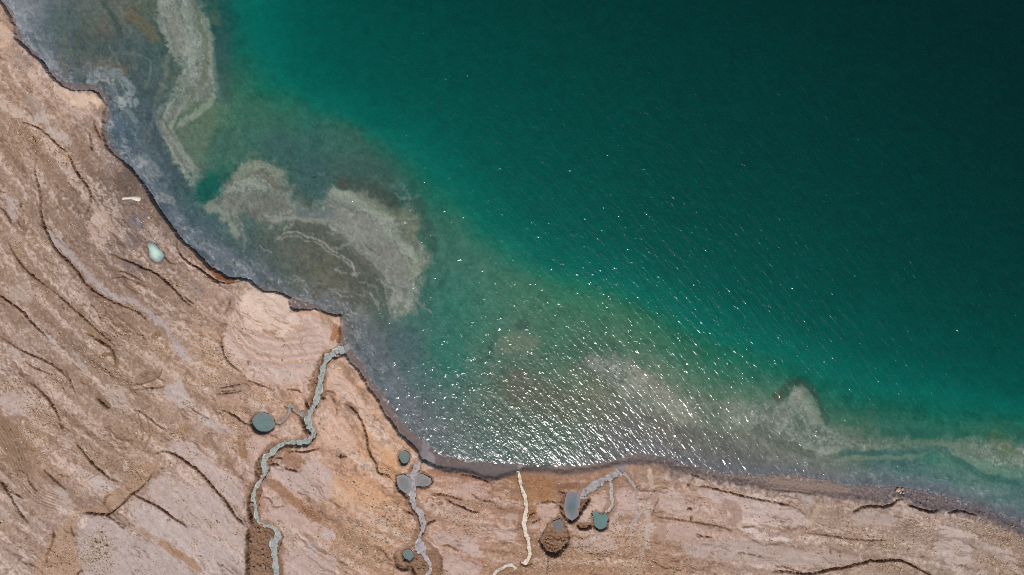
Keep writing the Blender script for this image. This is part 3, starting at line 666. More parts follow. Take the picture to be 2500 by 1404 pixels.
    for pts, w, col, a in [
      ([(655,1170),(690,1198),(720,1225),(750,1250),(790,1276)], 16, (158,114,80), .8),
      ([(630,1175),(640,1215),(636,1260)], 10, (165,125,95), .6),
      ([(385,1320),(420,1345),(450,1360),(480,1380),(495,1404)], 12, (168,128,92), .75),
      ([(330,1290),(380,1312),(420,1335)], 6, (172,140,112), .5),
      ([(245,870),(275,860),(284,880),(286,900)], 8, (128,96,64), .7),
      ([(210,800),(235,825),(262,842)], 10, (140,106,74), .6),
      ([(330,935),(350,920),(375,915),(390,905)], 18, (132,108,82), .5),
      ([(335,965),(355,985),(350,1000)], 26, (146,118,98), .45),
      ([(372,830),(385,815),(395,812)], 10, (132,106,80), .7),
      ([(235,968),(252,982),(268,998)], 12, (130,104,78), .7),
      ([(435,870),(428,880)], 10, (140,112,86), .6),
      ([(460,1035),(445,1050),(430,1062)], 14, (160,126,88), .6),
      ([(0,1020),(30,1060),(45,1110),(52,1145)], 40, (142,114,88), .55),
      ([(585,1060),(590,1090),(600,1120)], 14, (146,106,70), .7),
      ([(612,1090),(616,1140),(612,1180),(606,1230)], 9, (188,160,142), .6),
      ([(530,925),(560,930),(600,935)], 26, (160,130,108), .6),
      ([(525,955),(560,952),(595,946)], 22, (150,128,112), .55),
      ([(560,720),(566,740),(560,760)], 14, (150,126,112), .6),
      ([(640,805),(655,812),(675,810)], 9, (178,138,108), .7),
      ([(715,800),(735,798),(745,805)], 10, (184,148,118), .6),
      ([(840,985),(858,998),(872,1010)], 16, (150,120,98), .8),
      ([(800,1190),(850,1200),(900,1215),(940,1205)], 50, (206,160,116), .45),
      ([(960,1090),(950,1130),(945,1150),(975,1150)], 34, (208,158,110), .5),
      ([(860,880),(880,910),(905,960),(925,1000)], 10, (202,158,128), .5),
      ([(820,790),(815,810),(812,835)], 10, (168,112,72), .8),
      ([(826,800),(826,840)], 7, (150,96,62), .7),
      ([(708,757),(740,762),(790,772),(825,778)], 6, (196,148,112), .6),
      ([(495,642),(515,662),(545,682),(575,686)], 9, (136,82,46), .85),
      ([(470,615),(490,640),(520,668)], 8, (180,128,98), .5),
      ([(1255,1176),(1290,1180),(1330,1184),(1364,1194)], 20, (166,120,80), .7),
      ([(1272,1208),(1300,1214),(1340,1204),(1356,1212)], 24, (168,122,82), .7),
      ([(1300,1235),(1296,1260)], 16, (168,118,74), .8),
      ([(1045,1150),(1120,1164),(1200,1172),(1250,1162)], 10, (150,104,78), .6),
      ([(1120,1150),(1180,1155),(1240,1156),(1330,1160),(1420,1160),(1500,1145)], 8, (150,112,88), .55),
      ([(1285,1162),(1350,1166),(1420,1170),(1470,1165)], 8, (172,130,104), .6),
      ([(1360,1195),(1380,1185),(1420,1190)], 9, (140,98,76), .6),
      ([(1550,1160),(1580,1165),(1610,1175)], 20, (160,130,104), .5),
      ([(1620,1130),(1650,1150),(1665,1170)], 30, (138,118,104), .5),
      ([(1600,1250),(1620,1290),(1600,1330)], 20, (165,132,108), .5),
      ([(1850,1280),(1900,1292),(1930,1305)], 5, (160,124,100), .7),
      ([(1760,1230),(1800,1240),(1805,1262),(1780,1280)], 18, (160,130,112), .6),
      ([(1735,1275),(1742,1290)], 16, (138,118,104), .7),
      ([(1700,1195),(1690,1205)], 10, (170,134,106), .5),
      ([(2000,1240),(1985,1270),(1975,1300)], 9, (190,168,134), .4),
      ([(1995,1245),(2010,1230)], 8, (196,172,130), .5),
      ([(2260,1242),(2275,1248)], 8, (140,84,48), .8),
      ([(2120,1217),(2150,1222)], 7, (170,112,76), .7),
      ([(2390,1245),(2420,1262)], 8, (150,104,72), .5),
      ([(285,425),(320,450),(300,470)], 34, (108,94,84), .7),
      ([(300,520),(330,530),(360,540)], 26, (142,122,110), .6),
      ([(310,535),(335,545),(350,550)], 26, (122,112,112), .7),
      ([(330,536),(342,542)], 8, (150,158,172), .7),
      ([(300,585),(340,590)], 30, (120,108,102), .5),
      ([(262,530),(268,555),(285,578),(310,592)], 5, (170,142,122), .5),
      ([(270,520),(272,545),(292,570)], 4, (128,102,84), .5),
      ([(390,545),(395,590),(398,620)], 3, (168,158,150), .5),
      ([(300,650),(345,650)], 22, (112,100,96), .45),
      ([(460,690),(480,710),(470,735)], 26, (140,126,118), .4),
      ([(30,130),(60,150),(50,180)], 22, (150,132,120), .5),
      ([(60,235),(95,255),(80,280)], 20, (150,134,126), .45),
      ([(1589,1144),(1590,1172),(1597,1198)], 9, (196,180,160), .7),
      ([(1586,1223),(1579,1249),(1584,1270),(1586,1290),(1577,1313),(1584,1347)], 9, (188,172,160), .7),
      ([(1563,1249),(1556,1262),(1548,1275),(1535,1295)], 7, (176,170,172), .75),
      ([(1552,1200),(1552,1225),(1560,1250)], 4, (160,150,148), .6),
      ([(1572,1300),(1568,1334),(1566,1378)], 10, (184,164,148), .6),
      ([(1336,1360),(1335,1404)], 7, (176,158,150), .6),
      ([(835,1108),(842,1116)], 10, (130,104,90), .5),
      ([(605,1290),(640,1310),(650,1350),(640,1404)], 60, (146,112,86), .5),
      ([(1045,1345),(1062,1370),(1066,1404)], 26, (140,108,82), .7),
      ([(1000,1375),(1018,1390),(1020,1420)], 30, (142,108,80), .6),
      ([(1355,1330),(1352,1345)], 40, (124,98,76), .7),
      ([(1352,1300),(1350,1318)], 20, (158,118,92), .8),
      ([(640,1140),(634,1160)], 12, (150,118,94), .7),
      ([(690,1110),(720,1125),(735,1140)], 30, (160,120,92), .8),
      ([(762,930),(770,950),(762,985)], 18, (152,116,86), .7),
    ]:
        P.stroke(pts, w, col, a, None, 4)
    # earth in the gully and loose brown dirt along the cracks; rim shadow grooves take the same brown
    P.patch(PITS[-1][0], (172, 137, 107), .62, 6, 9, 2)
    for p, w, dep, throw in CRACKS_AND_RIM_GROOVES:
        P.stroke(p, w * 2.0, (132, 100, 74), .6, w * 2.6, 2.5, .4)
    for p in RUTS: P.stroke(p, 2.5, (150, 124, 100), .5, 2, 0)
    for k, ln in STREAM_LINES.items():
        w_ = float(ln[:, 2].mean())
        P.stroke(ln[:, :2], w_ * 1.5 + 7, (150, 116, 90), .55, 9, 7)
        if k in ('trench', 'lilac'): P.stroke(ln[:, :2] + np.array([-5, 2]), w_ + 4, (134, 102, 78), .5, 8, 9, .3)
    for poly, dep, soft in PITS[:12]:
        q = np.asarray(poly, float); P.stroke(np.vstack([q, q[:2]]), 5, (128, 104, 86), .55, 6, 4)
    # cut earth in pits is a darker brown
    P.c += (np.array([140, 108, 82]) - P.c) * (.7 * sstep(.5, 1.0, cut))[:, None]
    P.c += (np.array([186, 148, 112]) - P.c) * (.25 * g)[:, None]
    P.c += ((fbm(X / 7, Y / 7, 271, 3, .75) * 11 + fbm(X / 19, Y / 19, 273, 3) * 7) * (1 - .5 * slab))[:, None] * np.array([1.05, .97, .88])
    P.c += (noise(X / 2.9, Y / 2.9, 245) * (8 * rgh + 4 + 14 * g))[:, None]
    # wet grey beach mud below the bank
    rr = sstep(1540, 1660, X)
    sln = sl + rr * (16 * P.nf + 14 * P.ng - 4)
    bch = 1 - sstep(-6 - 14 * rr, 2 + 10 * rr, sln)
    wet = np.stack([np.interp(X, [0, 400, 900, 1200, 1500, 1700, 1950, 2200, 2500], v) for v in
        ([122,118,120,112,124,120,142,112,108],[112,108,108,104,112,108,122,104,106],[112,106,104,104,108,104,108,106,112])], 1)
    wet = wet + (8 * fbm(s / 80, d / 5, 251, 2) + 8 * P.nf)[:, None]
    P.c += (wet - P.c) * (bch * .92)[:, None]
    spk = rr * bch * sstep(.05, .5, fbm(X / 6, Y / 6, 257, 3, .7))
    P.c += (np.array([88, 84, 88]) - P.c) * (.6 * spk)[:, None]
    spk = rr * bch * sstep(.1, .55, fbm(X / 5 + 7, Y / 5, 259, 3, .7))
    P.c += (np.array([156, 146, 142]) - P.c) * (.6 * spk)[:, None]
    salt = sstep(.25, .6, fbm(X / 8, Y / 8, 255, 3) + .4 * P.ng) * bch * (1 - sstep(4, 14, sw)) * (1 - sstep(900, 1000, X) * (1 - sstep(1500, 1650, X)) * .6)
    P.c += (np.array([176, 175, 180]) - P.c) * (.75 * salt)[:, None]
    for pts, w, col, a in [([(1870,1185),(1930,1190),(2000,1198),(2080,1205)], 18, (150,130,118), .7), ([(1140,1145),(1200,1150),(1260,1146)], 12, (118,110,108), .6),
                           ([(1330,1150),(1420,1152),(1490,1142)], 10, (148,128,112), .6), ([(1040,1115),(1056,1128),(1042,1132)], 14, (158,152,158), .7), ([(832,856),(848,848),(866,840)], 12, (148,150,152), .9), ([(1028,1128),(1034,1112),(1038,1092),(1040,1070)], 13, (140,134,142), .9), ([(1268,1154),(1268,1144),(1275,1136)], 9, (150,142,140), .8), ([(1512,1153),(1520,1142),(1528,1126)], 14, (138,132,136), .8)]:
        P.stroke(pts, w, col, a, None, 3)
    return P.c

# ------------------------------------------------------------------ lake bed
BED_PTS = [  # x, y, depth m, colour of the water and bed seen together
 (45,30,.12,130,138,155),(150,60,.5,78,92,98),(230,50,.5,95,100,95),(300,100,.6,80,95,98),(180,130,.5,85,95,92),(250,160,.5,95,95,88),(330,30,.6,100,100,90),
 (350,150,.7,75,92,95),(400,200,.7,80,95,95),(370,260,.7,75,90,98),(295,310,.8,76,95,108),(330,400,.4,95,105,118),(400,430,.5,75,88,100),(440,470,.6,70,90,95),
 (480,540,.5,80,95,105),(560,600,.6,78,95,100),(600,560,.8,75,100,98),(650,560,.6,90,98,92),(750,620,.6,98,98,88),(700,660,.6,88,98,92),(800,690,.6,102,100,88),
 (620,650,.5,80,92,98),(900,740,.5,95,100,92),(880,690,.6,88,88,85),(950,820,.6,80,100,105),(1000,900,.8,80,105,108),(1100,900,1.2,55,110,100),(1050,1000,.6,90,102,105),
 (1150,1000,.8,85,105,98),(1250,950,.9,90,98,85),(1270,850,1.1,85,112,95),(1200,1080,.6,75,98,92),(1350,1080,.6,75,98,88),(1350,980,.9,85,102,86),(1450,950,.8,110,114,96),
 (1550,1050,.5,98,98,100),(1600,950,.7,130,132,114),(1700,1020,.6,115,120,104),(1750,1100,.5,98,98,96),(1800,1000,.8,122,134,113),(1900,1040,.7,130,136,118),(1850,1130,.4,98,100,100),
 (2000,1100,.6,110,120,105),(2100,1070,.9,110,125,105),(2200,1110,1.0,70,110,100),(2300,1130,1.0,80,125,110),(2400,1100,1.1,85,128,105),(2450,1180,.9,85,122,113),(2300,1190,.5,80,108,113),
 (2150,1160,.6,75,105,105),(2490,1240,.5,85,108,112),
 (850,330,1.6,60,105,92),(700,280,1.7,62,108,90),(600,200,1.9,45,105,90),(560,120,2.0,42,95,86),(560,40,2.2,38,86,82),(750,370,1.3,60,98,98),(950,430,1.4,65,95,88),
 (620,330,1.3,65,105,98),(540,300,1.1,72,108,92),(500,250,.8,105,122,98),(490,370,.9,95,118,98),(505,455,2.0,30,95,85),(570,380,1.2,70,105,92),(1050,470,2.0,35,105,90),
 (1080,560,1.5,60,110,95),(1150,650,1.4,65,112,100),(1100,750,1.6,48,115,100),(1250,700,1.4,68,115,98),(1400,750,1.5,65,115,92),(1350,850,1.3,65,108,92),(1550,800,1.5,62,112,88),
 (1650,850,1.6,50,108,88),(1750,900,1.7,48,108,88),(1850,900,1.9,40,105,88),(2000,950,2.2,25,100,85),(2100,1000,1.9,38,100,85),(2250,1000,2.1,25,95,80),(2400,1000,2.3,22,92,80),(2480,1030,1.8,40,100,85)]
DEEP_PTS = [(625,60,3.0),(690,130,3.5),(760,200,3.6),(900,285,3.5),(1080,400,3.4),(1200,520,3.5),(1350,625,3.6),(1600,705,3.4),(1800,790,3.4),(2000,850,3.6),(2200,920,3.6),(2400,935,4.3),(2500,950,4.8),
 (800,60,5.6),(1000,150,6.5),(1200,300,6.2),(1400,450,6.2),(1600,580,6.0),(1800,680,5.8),(2000,760,5.8),(2250,830,6.2),(2500,850,7.2),(720,20,4.6),
 (1250,80,8.8),(1500,250,8.8),(1750,450,8.8),(2000,560,8.6),(2300,700,8.8),(2500,700,9.8),(1600,60,11.2),(1900,200,11.4),(2200,400,11.4),(2500,500,12),
 (2000,40,13.2),(2300,150,14),(2480,60,15),(2480,250,14),(1000,10,7.6),(900,-300,10),(2000,-500,16),(3200,-300,17),(3200,500,15),(3000,900,8),(500,-300,3),(200,-300,.8),(2800,1150,2),(4500,0,17)]
SIGMA = np.array([0.84, 0.090, 0.081])
MUD = np.array([0.235, 0.205, 0.146])

SHELF_TOP = [(382,-60),(385,33),(390,59),(405,90),(420,123),(433,151),(444,174),(441,197),(423,226),(408,249),(395,272),(392,295),(397,320),(408,346),(420,376),(441,406),(459,432),(469,455),(479,440),(495,422),(474,399),(456,376),(436,355),(423,338),(413,313),(423,290),(446,267),(470,250),(500,245),(528,225),(526,195),(523,179),(518,154),(518,115),(510,85),(497,62),(487,26),(477,-60)]
SHELF_MID = [(480,497),(515,491),(531,478),(538,458),(564,437),(585,414),(608,396),(633,391),(659,401),(679,412),(695,435),(703,460),(713,486),(731,501),(751,509),(772,501),(785,481),(790,458),(803,445),(818,455),(844,463),(879,458),(910,473),(926,488),(949,499),(974,509),(997,494),(1010,509),(1023,529),(1026,553),(1013,568),(1036,581),(1044,606),(1044,637),(1033,663),(1023,700),(1016,740),(1005,766),(974,776),(956,774),(954,740),(951,691),(921,665),(895,640),(869,619),(844,596),(821,576),(808,553),(756,545),(726,540),(659,548),(600,530),(585,560),(580,582),(560,560),(530,525)]
SHELF_BAY = [(1440,872),(1500,868),(1560,900),(1620,948),(1700,1000),(1800,1000),(1900,985),(1935,948),(1960,945),(1985,990),(2010,1040),(2060,1062),(2150,1075),(2250,1086),(2380,1078),(2520,1085),(2520,1150),(2400,1130),(2320,1105),(2250,1098),(2180,1100),(2100,1098),(2030,1110),(1970,1100),(1900,1080),(1830,1052),(1750,1040),(1650,1022),(1560,985),(1480,932),(1420,892)]
def bed_depth(X, Y, sw):
    A = np.asarray([p[:3] for p in BED_PTS] + DEEP_PTS, float)
    q = lk(A[:, :2])
    d = np.exp(coarse_field(lambda x, y: [RBF(q, np.log(A[:, 2]), 1.0)(x, y)[:, 0]], X, Y)[0])
    n = fbm(X / 90, Y / 90, 301, 3)
    d = np.where(d < 1.5, d * (.55 + .3 * d), d)
    d = d * (1 + (.16 * n + .06 * fbm(X / 20, Y / 20, 305, 2)) * (1 - .85 * sstep(1.6, 3.6, d)))
    for poly, lim in ((SHELF_TOP, .5), (SHELF_MID, .5), (SHELF_BAY, .55)):
        p = lk(poly); lo = p.min(0) - 30; hi = p.max(0) + 30
        m = np.flatnonzero((X > lo[0]) & (X < hi[0]) & (Y > lo[1]) & (Y < hi[1]))
        k = sstep(-32, 10, poly_sdf(p, X[m] + 14 * n[m], Y[m] + 10 * n[m]))
        d[m] = d[m] + (np.minimum(d[m], lim) - d[m]) * k
    d = np.where(d > 5, 5 + (d - 5) * .64, d); d = np.minimum(d, 11.5)
    d = d * sstep(-2, 26, -sw) ** .8
    return np.maximum(d, 0)

def paint_bed(X, Y, d, s, sw, dep):
    P = Paint(X, Y, d, s, 500); P.rag = .7
    A = np.asarray(BED_PTS, float); q = lk(A[:, :2])
    P.c = RBF(q, A[:, 3:], 10.0)(X + 22 * P.nx, Y + 22 * P.ny)
    wob = fbm((X + 30 * P.nx) / 30, (Y + 30 * P.ny) / 30, 521, 4, .6)
    P.c += (5 * P.st + 7 * P.nf + 8 * P.ng)[:, None] + (wob * 9)[:, None] * np.array([1.25, .9, .6])
    L = lk
    def patch(poly, col, a=.8, f=6, warp=6, streak=3): P.patch(L(poly), col, a, f, warp, streak)
    def stroke(pts, w, col, a=.7, f=None, warp=7, b=0.0): P.stroke(L(pts), w, col, a * .92, w * .9 if f is None else f, warp, b)
    # calm slate water inshore, upper left
    for pts, w, col, a in [
      ([(355,250),(358,290),(375,330),(395,370),(420,410),(450,450),(465,480)], 12, (66,80,90), .7),
      ([(335,240),(345,300),(360,340)], 10, (82,92,98), .5),
      ([(240,0),(268,28),(285,60),(296,92)], 8, (60,78,78), .7), ([(275,0),(290,25),(308,62),(318,82)], 5, (112,118,112), .6),
      ([(305,20),(340,55),(370,85),(388,102)], 18, (112,102,82), .7), ([(385,60),(402,105),(418,140),(435,165)], 12, (72,82,80), .75),
      ([(230,60),(245,75),(270,60)], 40, (108,100,88), .45), ([(120,40),(150,50),(160,80)], 40, (88,102,100), .5),
      ([(140,135),(155,165),(160,190)], 14, (112,98,84), .6), ([(230,165),(265,160),(290,165),(310,185)], 14, (112,98,78), .65),
      ([(345,135),(365,150),(370,170),(355,190),(352,230)], 4, (110,120,115), .6), ([(405,120),(408,150),(400,190),(390,220),(375,260)], 8, (112,116,104), .6),
      ([(370,265),(375,285),(390,310),(400,340),(425,375)], 5, (120,126,112), .6), ([(180,105),(240,100),(300,125)], 30, (74,90,92), .5),
      ([(280,130),(330,128),(350,140)], 5, (100,112,108), .5), ([(420,170),(432,190),(425,205)], 20, (88,92,84), .6)]:
        stroke(pts, w, col, a)
    patch(ell(296, 312, 40, 46, .2, 24, .06, 31), (76, 94, 108), .75, 8)
    # salt scum near the shore
    for pts, w, col, a in [
      ([(30,5),(52,35),(56,60),(52,82)], 15, (142,152,172), .8), ([(62,108),(90,122),(115,140),(130,162),(148,184)], 17, (138,147,164), .8),
      ([(205,198),(220,184),(245,175),(270,171),(288,178),(300,195),(315,215),(328,236)], 15, (134,148,164), .8),
      ([(212,202),(240,194),(262,192),(280,194)], 6, (172,172,172), .7),
      ([(278,238),(292,245),(296,262)], 12, (182,182,182), .8), ([(300,232),(318,245),(325,260)], 18, (158,166,174), .7),
      ([(268,262),(262,280),(270,292)], 10, (118,126,132), .6), ([(300,268),(325,285),(328,300)], 9, (128,136,138), .6),
      ([(335,375),(345,395),(372,412),(388,435)], 20, (128,138,148), .65), ([(345,385),(355,405)], 10, (158,164,166), .6),
      ([(385,470),(405,490),(428,488)], 12, (146,150,150), .7), ([(392,452),(405,465)], 18, (120,128,134), .5),
      ([(410,520),(428,530),(440,545)], 16, (116,128,140), .6), ([(430,555),(480,585),(540,620),(590,655),(632,695)], 24, (110,116,128), .65),
      ([(470,580),(510,600),(545,612)], 5, (138,146,156), .55), ([(450,578),(490,608),(520,625)], 6, (140,144,152), .5),
      ([(560,640),(590,645),(612,670)], 12, (136,140,152), .6), ([(640,700),(700,715),(760,735),(830,755)], 14, (112,112,118), .6),
      ([(725,728),(760,736),(790,745),(812,750)], 6, (142,148,160), .6)]:
        stroke(pts, w, col, a, None, 6, .5)
    # pale shelf at the top
    def shelf(poly, base, pale, brown, a, f, warp):
        p = L(poly); m = P._sel(p, f * 2 + warp + 20)
        wxx = warp * (P.nx[m] + .55 * P.nf[m]); wyy = warp * (P.ny[m] + .55 * P.nh[m] * .5)
        sd = poly_sdf(p, X[m] + wxx, Y[m] + wyy)
        al = a * sstep(-f, f, sd + 6 * P.nf[m] + 3 * P.nh[m] + 4 * P.ng[m])
        band = 1.35 * fbm(sd / 9 + .5 * P.ng[m], s[m] / 70 + sd / 60, 561, 3, .65)
        marb = fbm((X[m] + 18 * P.ny[m]) / 17, (Y[m] + 18 * P.nx[m]) / 17, 565, 4, .65)
        q = np.clip(.9 * band + .7 * marb, -1, 1)[:, None]
        col = np.asarray(base, float) + np.where(q > 0, q * (np.asarray(pale, float) - base), -q * (np.asarray(brown, float) - base))
        P.c[m] += (col - P.c[m]) * al[:, None]
    shelf(SHELF_TOP, (128,135,127), (172,178,168), (88,102,94), .92, 18, 16)
    patch([(425,300),(450,268),(500,245),(525,228),(524,300),(530,350),(520,395),(500,418),(478,400),(450,368),(430,340)], (96,112,96), .7, 12, 10)
    for pts, w, col, a in [
      ([(385,-30),(389,30),(396,70),(412,110),(428,145)], 8, (162,166,152), .6), ([(445,0),(455,40),(462,90),(465,140),(470,190)], 14, (152,162,142), .5), ([(420,20),(430,80),(445,140)], 22, (152,146,130), .5),
      ([(470,0),(482,30),(490,62),(498,100),(505,140),(502,175),(490,205),(470,226),(440,255)], 9, (104,112,94), .7),
      ([(488,20),(499,60),(512,88),(517,118),(515,155),(521,190),(528,212),(522,240),(500,262),(470,280),(440,300),(425,318)], 10, (148,162,140), .65),
      ([(430,235),(412,252),(399,272),(394,298),(402,335),(420,376),(445,412),(464,445)], 5, (162,166,150), .6),
      ([(468,222),(450,248),(424,285),(414,312),(428,345),(452,380),(480,412)], 6, (154,160,140), .65),
      ([(522,15),(524,60)], 14, (110,104,88), .6), ([(540,60),(535,150),(545,260)], 26, (62,88,90), .55)]:
        stroke(pts, w, col, a)
    # gulf of deeper water
    patch([(495,438),(512,418),(536,428),(532,470),(516,486),(490,494),(478,487),(480,455)], (26,92,82), .9, 4, 3)
    stroke([(545,310),(525,370),(518,410)], 30, (62,100,92), .6)
    # central shelf
    shelf(SHELF_MID, (122,128,120), (174,180,170), (80,92,86), .9, 22, 20)
    patch([(808,553),(800,530),(830,500),(870,500),(910,525),(945,560),(960,590),(990,610),(1000,650),(995,690),(985,720),(960,745),(951,691),(895,640),(844,596)], (140,138,132), .6, 16, 12)
    patch([(520,500),(560,470),(620,465),(690,475),(720,505),(790,515),(800,540),(720,535),(640,540),(600,525),(560,515)], (116,114,106), .5, 14, 12)
    for pts, w, col, a in [
      ([(545,455),(575,440),(600,424),(628,418),(650,432),(668,452),(692,462)], 9, (112,106,92), .7),
      ([(562,440),(588,418),(612,403),(640,398),(665,413),(690,438)], 15, (142,150,126), .65),
      ([(545,465),(575,452),(605,440),(632,446),(645,470)], 11, (152,160,142), .6),
      ([(598,375),(618,368),(635,378)], 6, (110,132,108), .5),
      ([(700,460),(712,490),(735,508),(760,513),(780,500),(795,475)], 7, (100,125,118), .6),
      ([(790,482),(815,472),(845,477),(880,492),(910,507),(935,532),(955,562),(968,592),(992,602),(1010,630),(1012,660),(1005,690)], 18, (150,164,142), .65),
      ([(860,468),(890,480),(915,500),(945,515),(975,525)], 14, (112,116,98), .55),
      ([(960,530),(990,535),(1010,545),(1000,575),(975,570)], 26, (108,116,92), .6),
      ([(800,545),(815,565),(840,592),(869,617),(900,643),(925,668),(950,695),(955,725),(958,755)], 10, (164,166,158), .75),
      ([(655,540),(690,532),(726,530),(756,538),(800,548)], 9, (154,152,140), .65),
      ([(715,516),(760,522),(815,520)], 16, (104,118,124), .7),
      ([(500,498),(530,513),(555,536),(572,560),(580,580)], 11, (142,150,132), .7),
      ([(570,545),(570,525),(582,514),(602,520)], 6, (128,136,118), .6), ([(585,545),(596,528),(602,520)], 12, (82,100,100), .6),
      ([(800,562),(840,600),(890,645),(938,690),(948,735)], 18, (86,88,84), .8), ([(700,556),(760,556),(810,572)], 18, (92,94,88), .7),
      ([(940,600),(985,640),(1010,680)], 8, (126,126,104), .4), ([(1018,610),(1030,640),(1022,670)], 12, (120,138,112), .5),
      ([(1010,700),(1004,735),(986,760),(960,776)], 5, (132,144,122), .6), ([(985,700),(992,730),(975,760)], 4, (110,126,110), .6), ([(930,680),(945,720),(952,765)], 4, (150,150,140), .6)]:
        stroke(pts, w, col, a)
    for o, a in ((0, .8), (9, .55)):
        stroke([(665 + o, 590 + o * .5),(677,586 + o),(687,571 + o),(710,564 + o),(731,568 + o),(746,578 + o),(767,581 + o),(782,588 + o),(797,601 + o),(815,614 + o),(833,619 + o),(838 ,631 + o),(854,640 + o),(864 + o * .4,650 + o),(862 + o * .6,686)], 3.0, (166,158,146), a, 2.5, 4, .4)
    stroke([(772,690),(785,695),(800,693)], 3, (130,128,116), .6, 2); stroke([(870,692),(890,690),(915,695),(925,715)], 4, (130,130,122), .6, 3)
    rs_ = np.random.default_rng(5)
    for k in range(46):
        x0, y0 = rs_.uniform(520, 1010), rs_.uniform(420, 740)
        pts = [(x0, y0)]; a0 = rs_.uniform(-.2, 1.1); cv_ = rs_.normal(0, .09)
        for _q in range(rs_.integers(5, 11)):
            a0 += cv_ + rs_.normal(0, .12); pts.append((pts[-1][0] + 9 * math.cos(a0), pts[-1][1] + 9 * math.sin(a0)))
        stroke(pts, rs_.uniform(2, 5), [(156,160,152),(94,98,92),(146,148,140),(84,96,98)][k % 4], .55, 3, 8, .3)
    for k in range(40):
        x0, y0 = rs_.uniform(60, 400), rs_.uniform(5, 400)
        pts = [(x0, y0)]; a0 = rs_.uniform(.6, 1.9); cv_ = rs_.normal(0, .09)
        for _q in range(rs_.integers(5, 11)):
            a0 += cv_ + rs_.normal(0, .12); pts.append((pts[-1][0] + 9 * math.cos(a0), pts[-1][1] + 9 * math.sin(a0)))
        stroke(pts, rs_.uniform(2, 6), [(118,124,120),(66,80,84),(112,104,88),(128,136,140)][k % 4], .55, 3, 8, .3)
    # murky hollows round the shelf
    for pts, w, col, a in [
      ([(720,420),(750,415),(775,430),(770,460),(755,480)], 46, (62,94,96), .75), ([(820,440),(850,452),(885,440),(922,470),(960,498),(986,504)], 22, (72,82,76), .75),
      ([(800,415),(860,410),(930,430)], 40, (64,92,86), .55), ([(1002,478),(1032,520),(1046,570),(1056,620)], 20, (58,94,84), .6),
      ([(1058,600),(1064,640)], 6, (48,88,84), .5), ([(1095,650),(1082,690),(1066,706)], 7, (45,88,82), .6), ([(640,330),(680,350),(720,380)], 36, (62,92,96), .5),
      ([(828,440),(838,446)], 10, (98,72,60), .5), ([(766,428),(770,434)], 10, (40,72,80), .8),
      ([(520,330),(545,350),(530,400)], 30, (68,104,94), .5), ([(600,260),(640,290),(650,330)], 40, (66,108,92), .5)]:
        stroke(pts, w, col, a)
    # the bay
    for pts, w, col, a in [
      ([(1215,850),(1250,830),(1290,835),(1305,860)], 30, (116,124,106), .6), ([(1203,828),(1196,852),(1198,880)], 7, (58,84,84), .7), ([(1262,790),(1275,795),(1290,800)], 18, (62,86,84), .6),
      ([(1262,900),(1270,930),(1285,965)], 22, (84,84,88), .5), ([(1230,930),(1330,975),(1420,1010)], 50, (96,96,82), .6), ([(1400,890),(1450,920),(1500,950)], 20, (84,92,84), .45),
      ([(1390,830),(1450,850),(1520,880)], 40, (62,96,84), .5), ([(1080,820),(1100,870),(1090,910)], 50, (44,110,96), .6), ([(960,800),(990,850),(1030,870)], 40, (76,96,104), .5),
      ([(860,780),(900,800),(930,860),(960,930),(1000,1000),(1040,1060)], 30, (104,108,116), .5), ([(860,760),(880,775)], 30, (140,138,138), .5)]:
        stroke(pts, w, col, a)
    shelf(SHELF_BAY, (118,127,114), (176,180,170), (76,94,88), .92, 20, 22)
    for pts, w, col, a in [
      ([(1530,905),(1590,950),(1650,1000),(1700,1025)], 34, (152,148,128), .55), ([(1905,975),(1918,958),(1936,934),(1962,934),(1992,962),(2012,1012),(2024,1045)], 15, (60,86,74), .68),
      ([(1936,1000),(1945,960),(1966,958),(1985,995),(2002,1045)], 20, (140,152,132), .7), ([(1890,972),(1915,968)], 14, (88,84,66), .6),
      ([(1830,1045),(1880,1065),(1930,1095),(2000,1115)], 14, (84,92,84), .6), ([(1960,1088),(2020,1100),(2060,1098)], 10, (156,166,150), .5),
      ([(1650,1050),(1720,1065),(1800,1085)], 24, (94,98,96), .5),
      ([(2030,1116),(2080,1104),(2120,1109),(2180,1106),(2250,1109),(2276,1092),(2300,1092),(2330,1120),(2380,1150),(2430,1175),(2510,1182)], 10, (56,94,90), .66),
      ([(2110,1132),(2160,1126),(2220,1131),(2262,1152)], 14, (60,98,96), .6), ([(2040,1126),(2090,1116),(2150,1121),(2220,1119),(2268,1109)], 7, (118,138,116), .65),
      ([(2330,1098),(2380,1130),(2440,1155),(2510,1165)], 11, (112,144,122), .6), ([(2060,1058),(2110,1078),(2140,1085)], 6, (92,108,88), .6),
      ([(2200,1080),(2300,1080),(2360,1095),(2400,1085)], 9, (112,132,108), .5), ([(2420,1060),(2460,1090),(2480,1120)], 26, (102,116,84), .5),
      ([(2130,1160),(2180,1150),(2220,1170)], 10, (102,122,118), .5), ([(2230,1000),(2240,880)], 4, (24,80,70), .0), ([(2228,885),(2238,880)], 14, (8,70,62), .6)]:
        stroke(pts, w, col, a)
    wis = fbm((X + 16 * P.ny) / 14, (Y + 16 * P.nx) / 14, 541, 3, .6)
    grain = noise(X / 5.5, Y / 5.5, 545) + .7 * noise(X / 3.4, Y / 3.4, 546)
    sh = 1 - sstep(.6, 1.6, dep)
    P.c += ((wis * 15 + grain * 9) * (.3 + .7 * sh))[:, None]
    # inshore scum everywhere: broken white flecks
    near = (1 - sstep(10, 90, -sw)) * (1 - .55 * sstep(880, 1000, X) * (1 - sstep(1900, 2100, X)))
    sq = s + 25 * P.nx; dq = d + 14 * P.ny
    P.c += (np.array([120, 129, 148]) - P.c) * (.58 * near * sstep(-.3, .5, fbm(sq / 60, dq / 18, 333, 3)))[:, None]
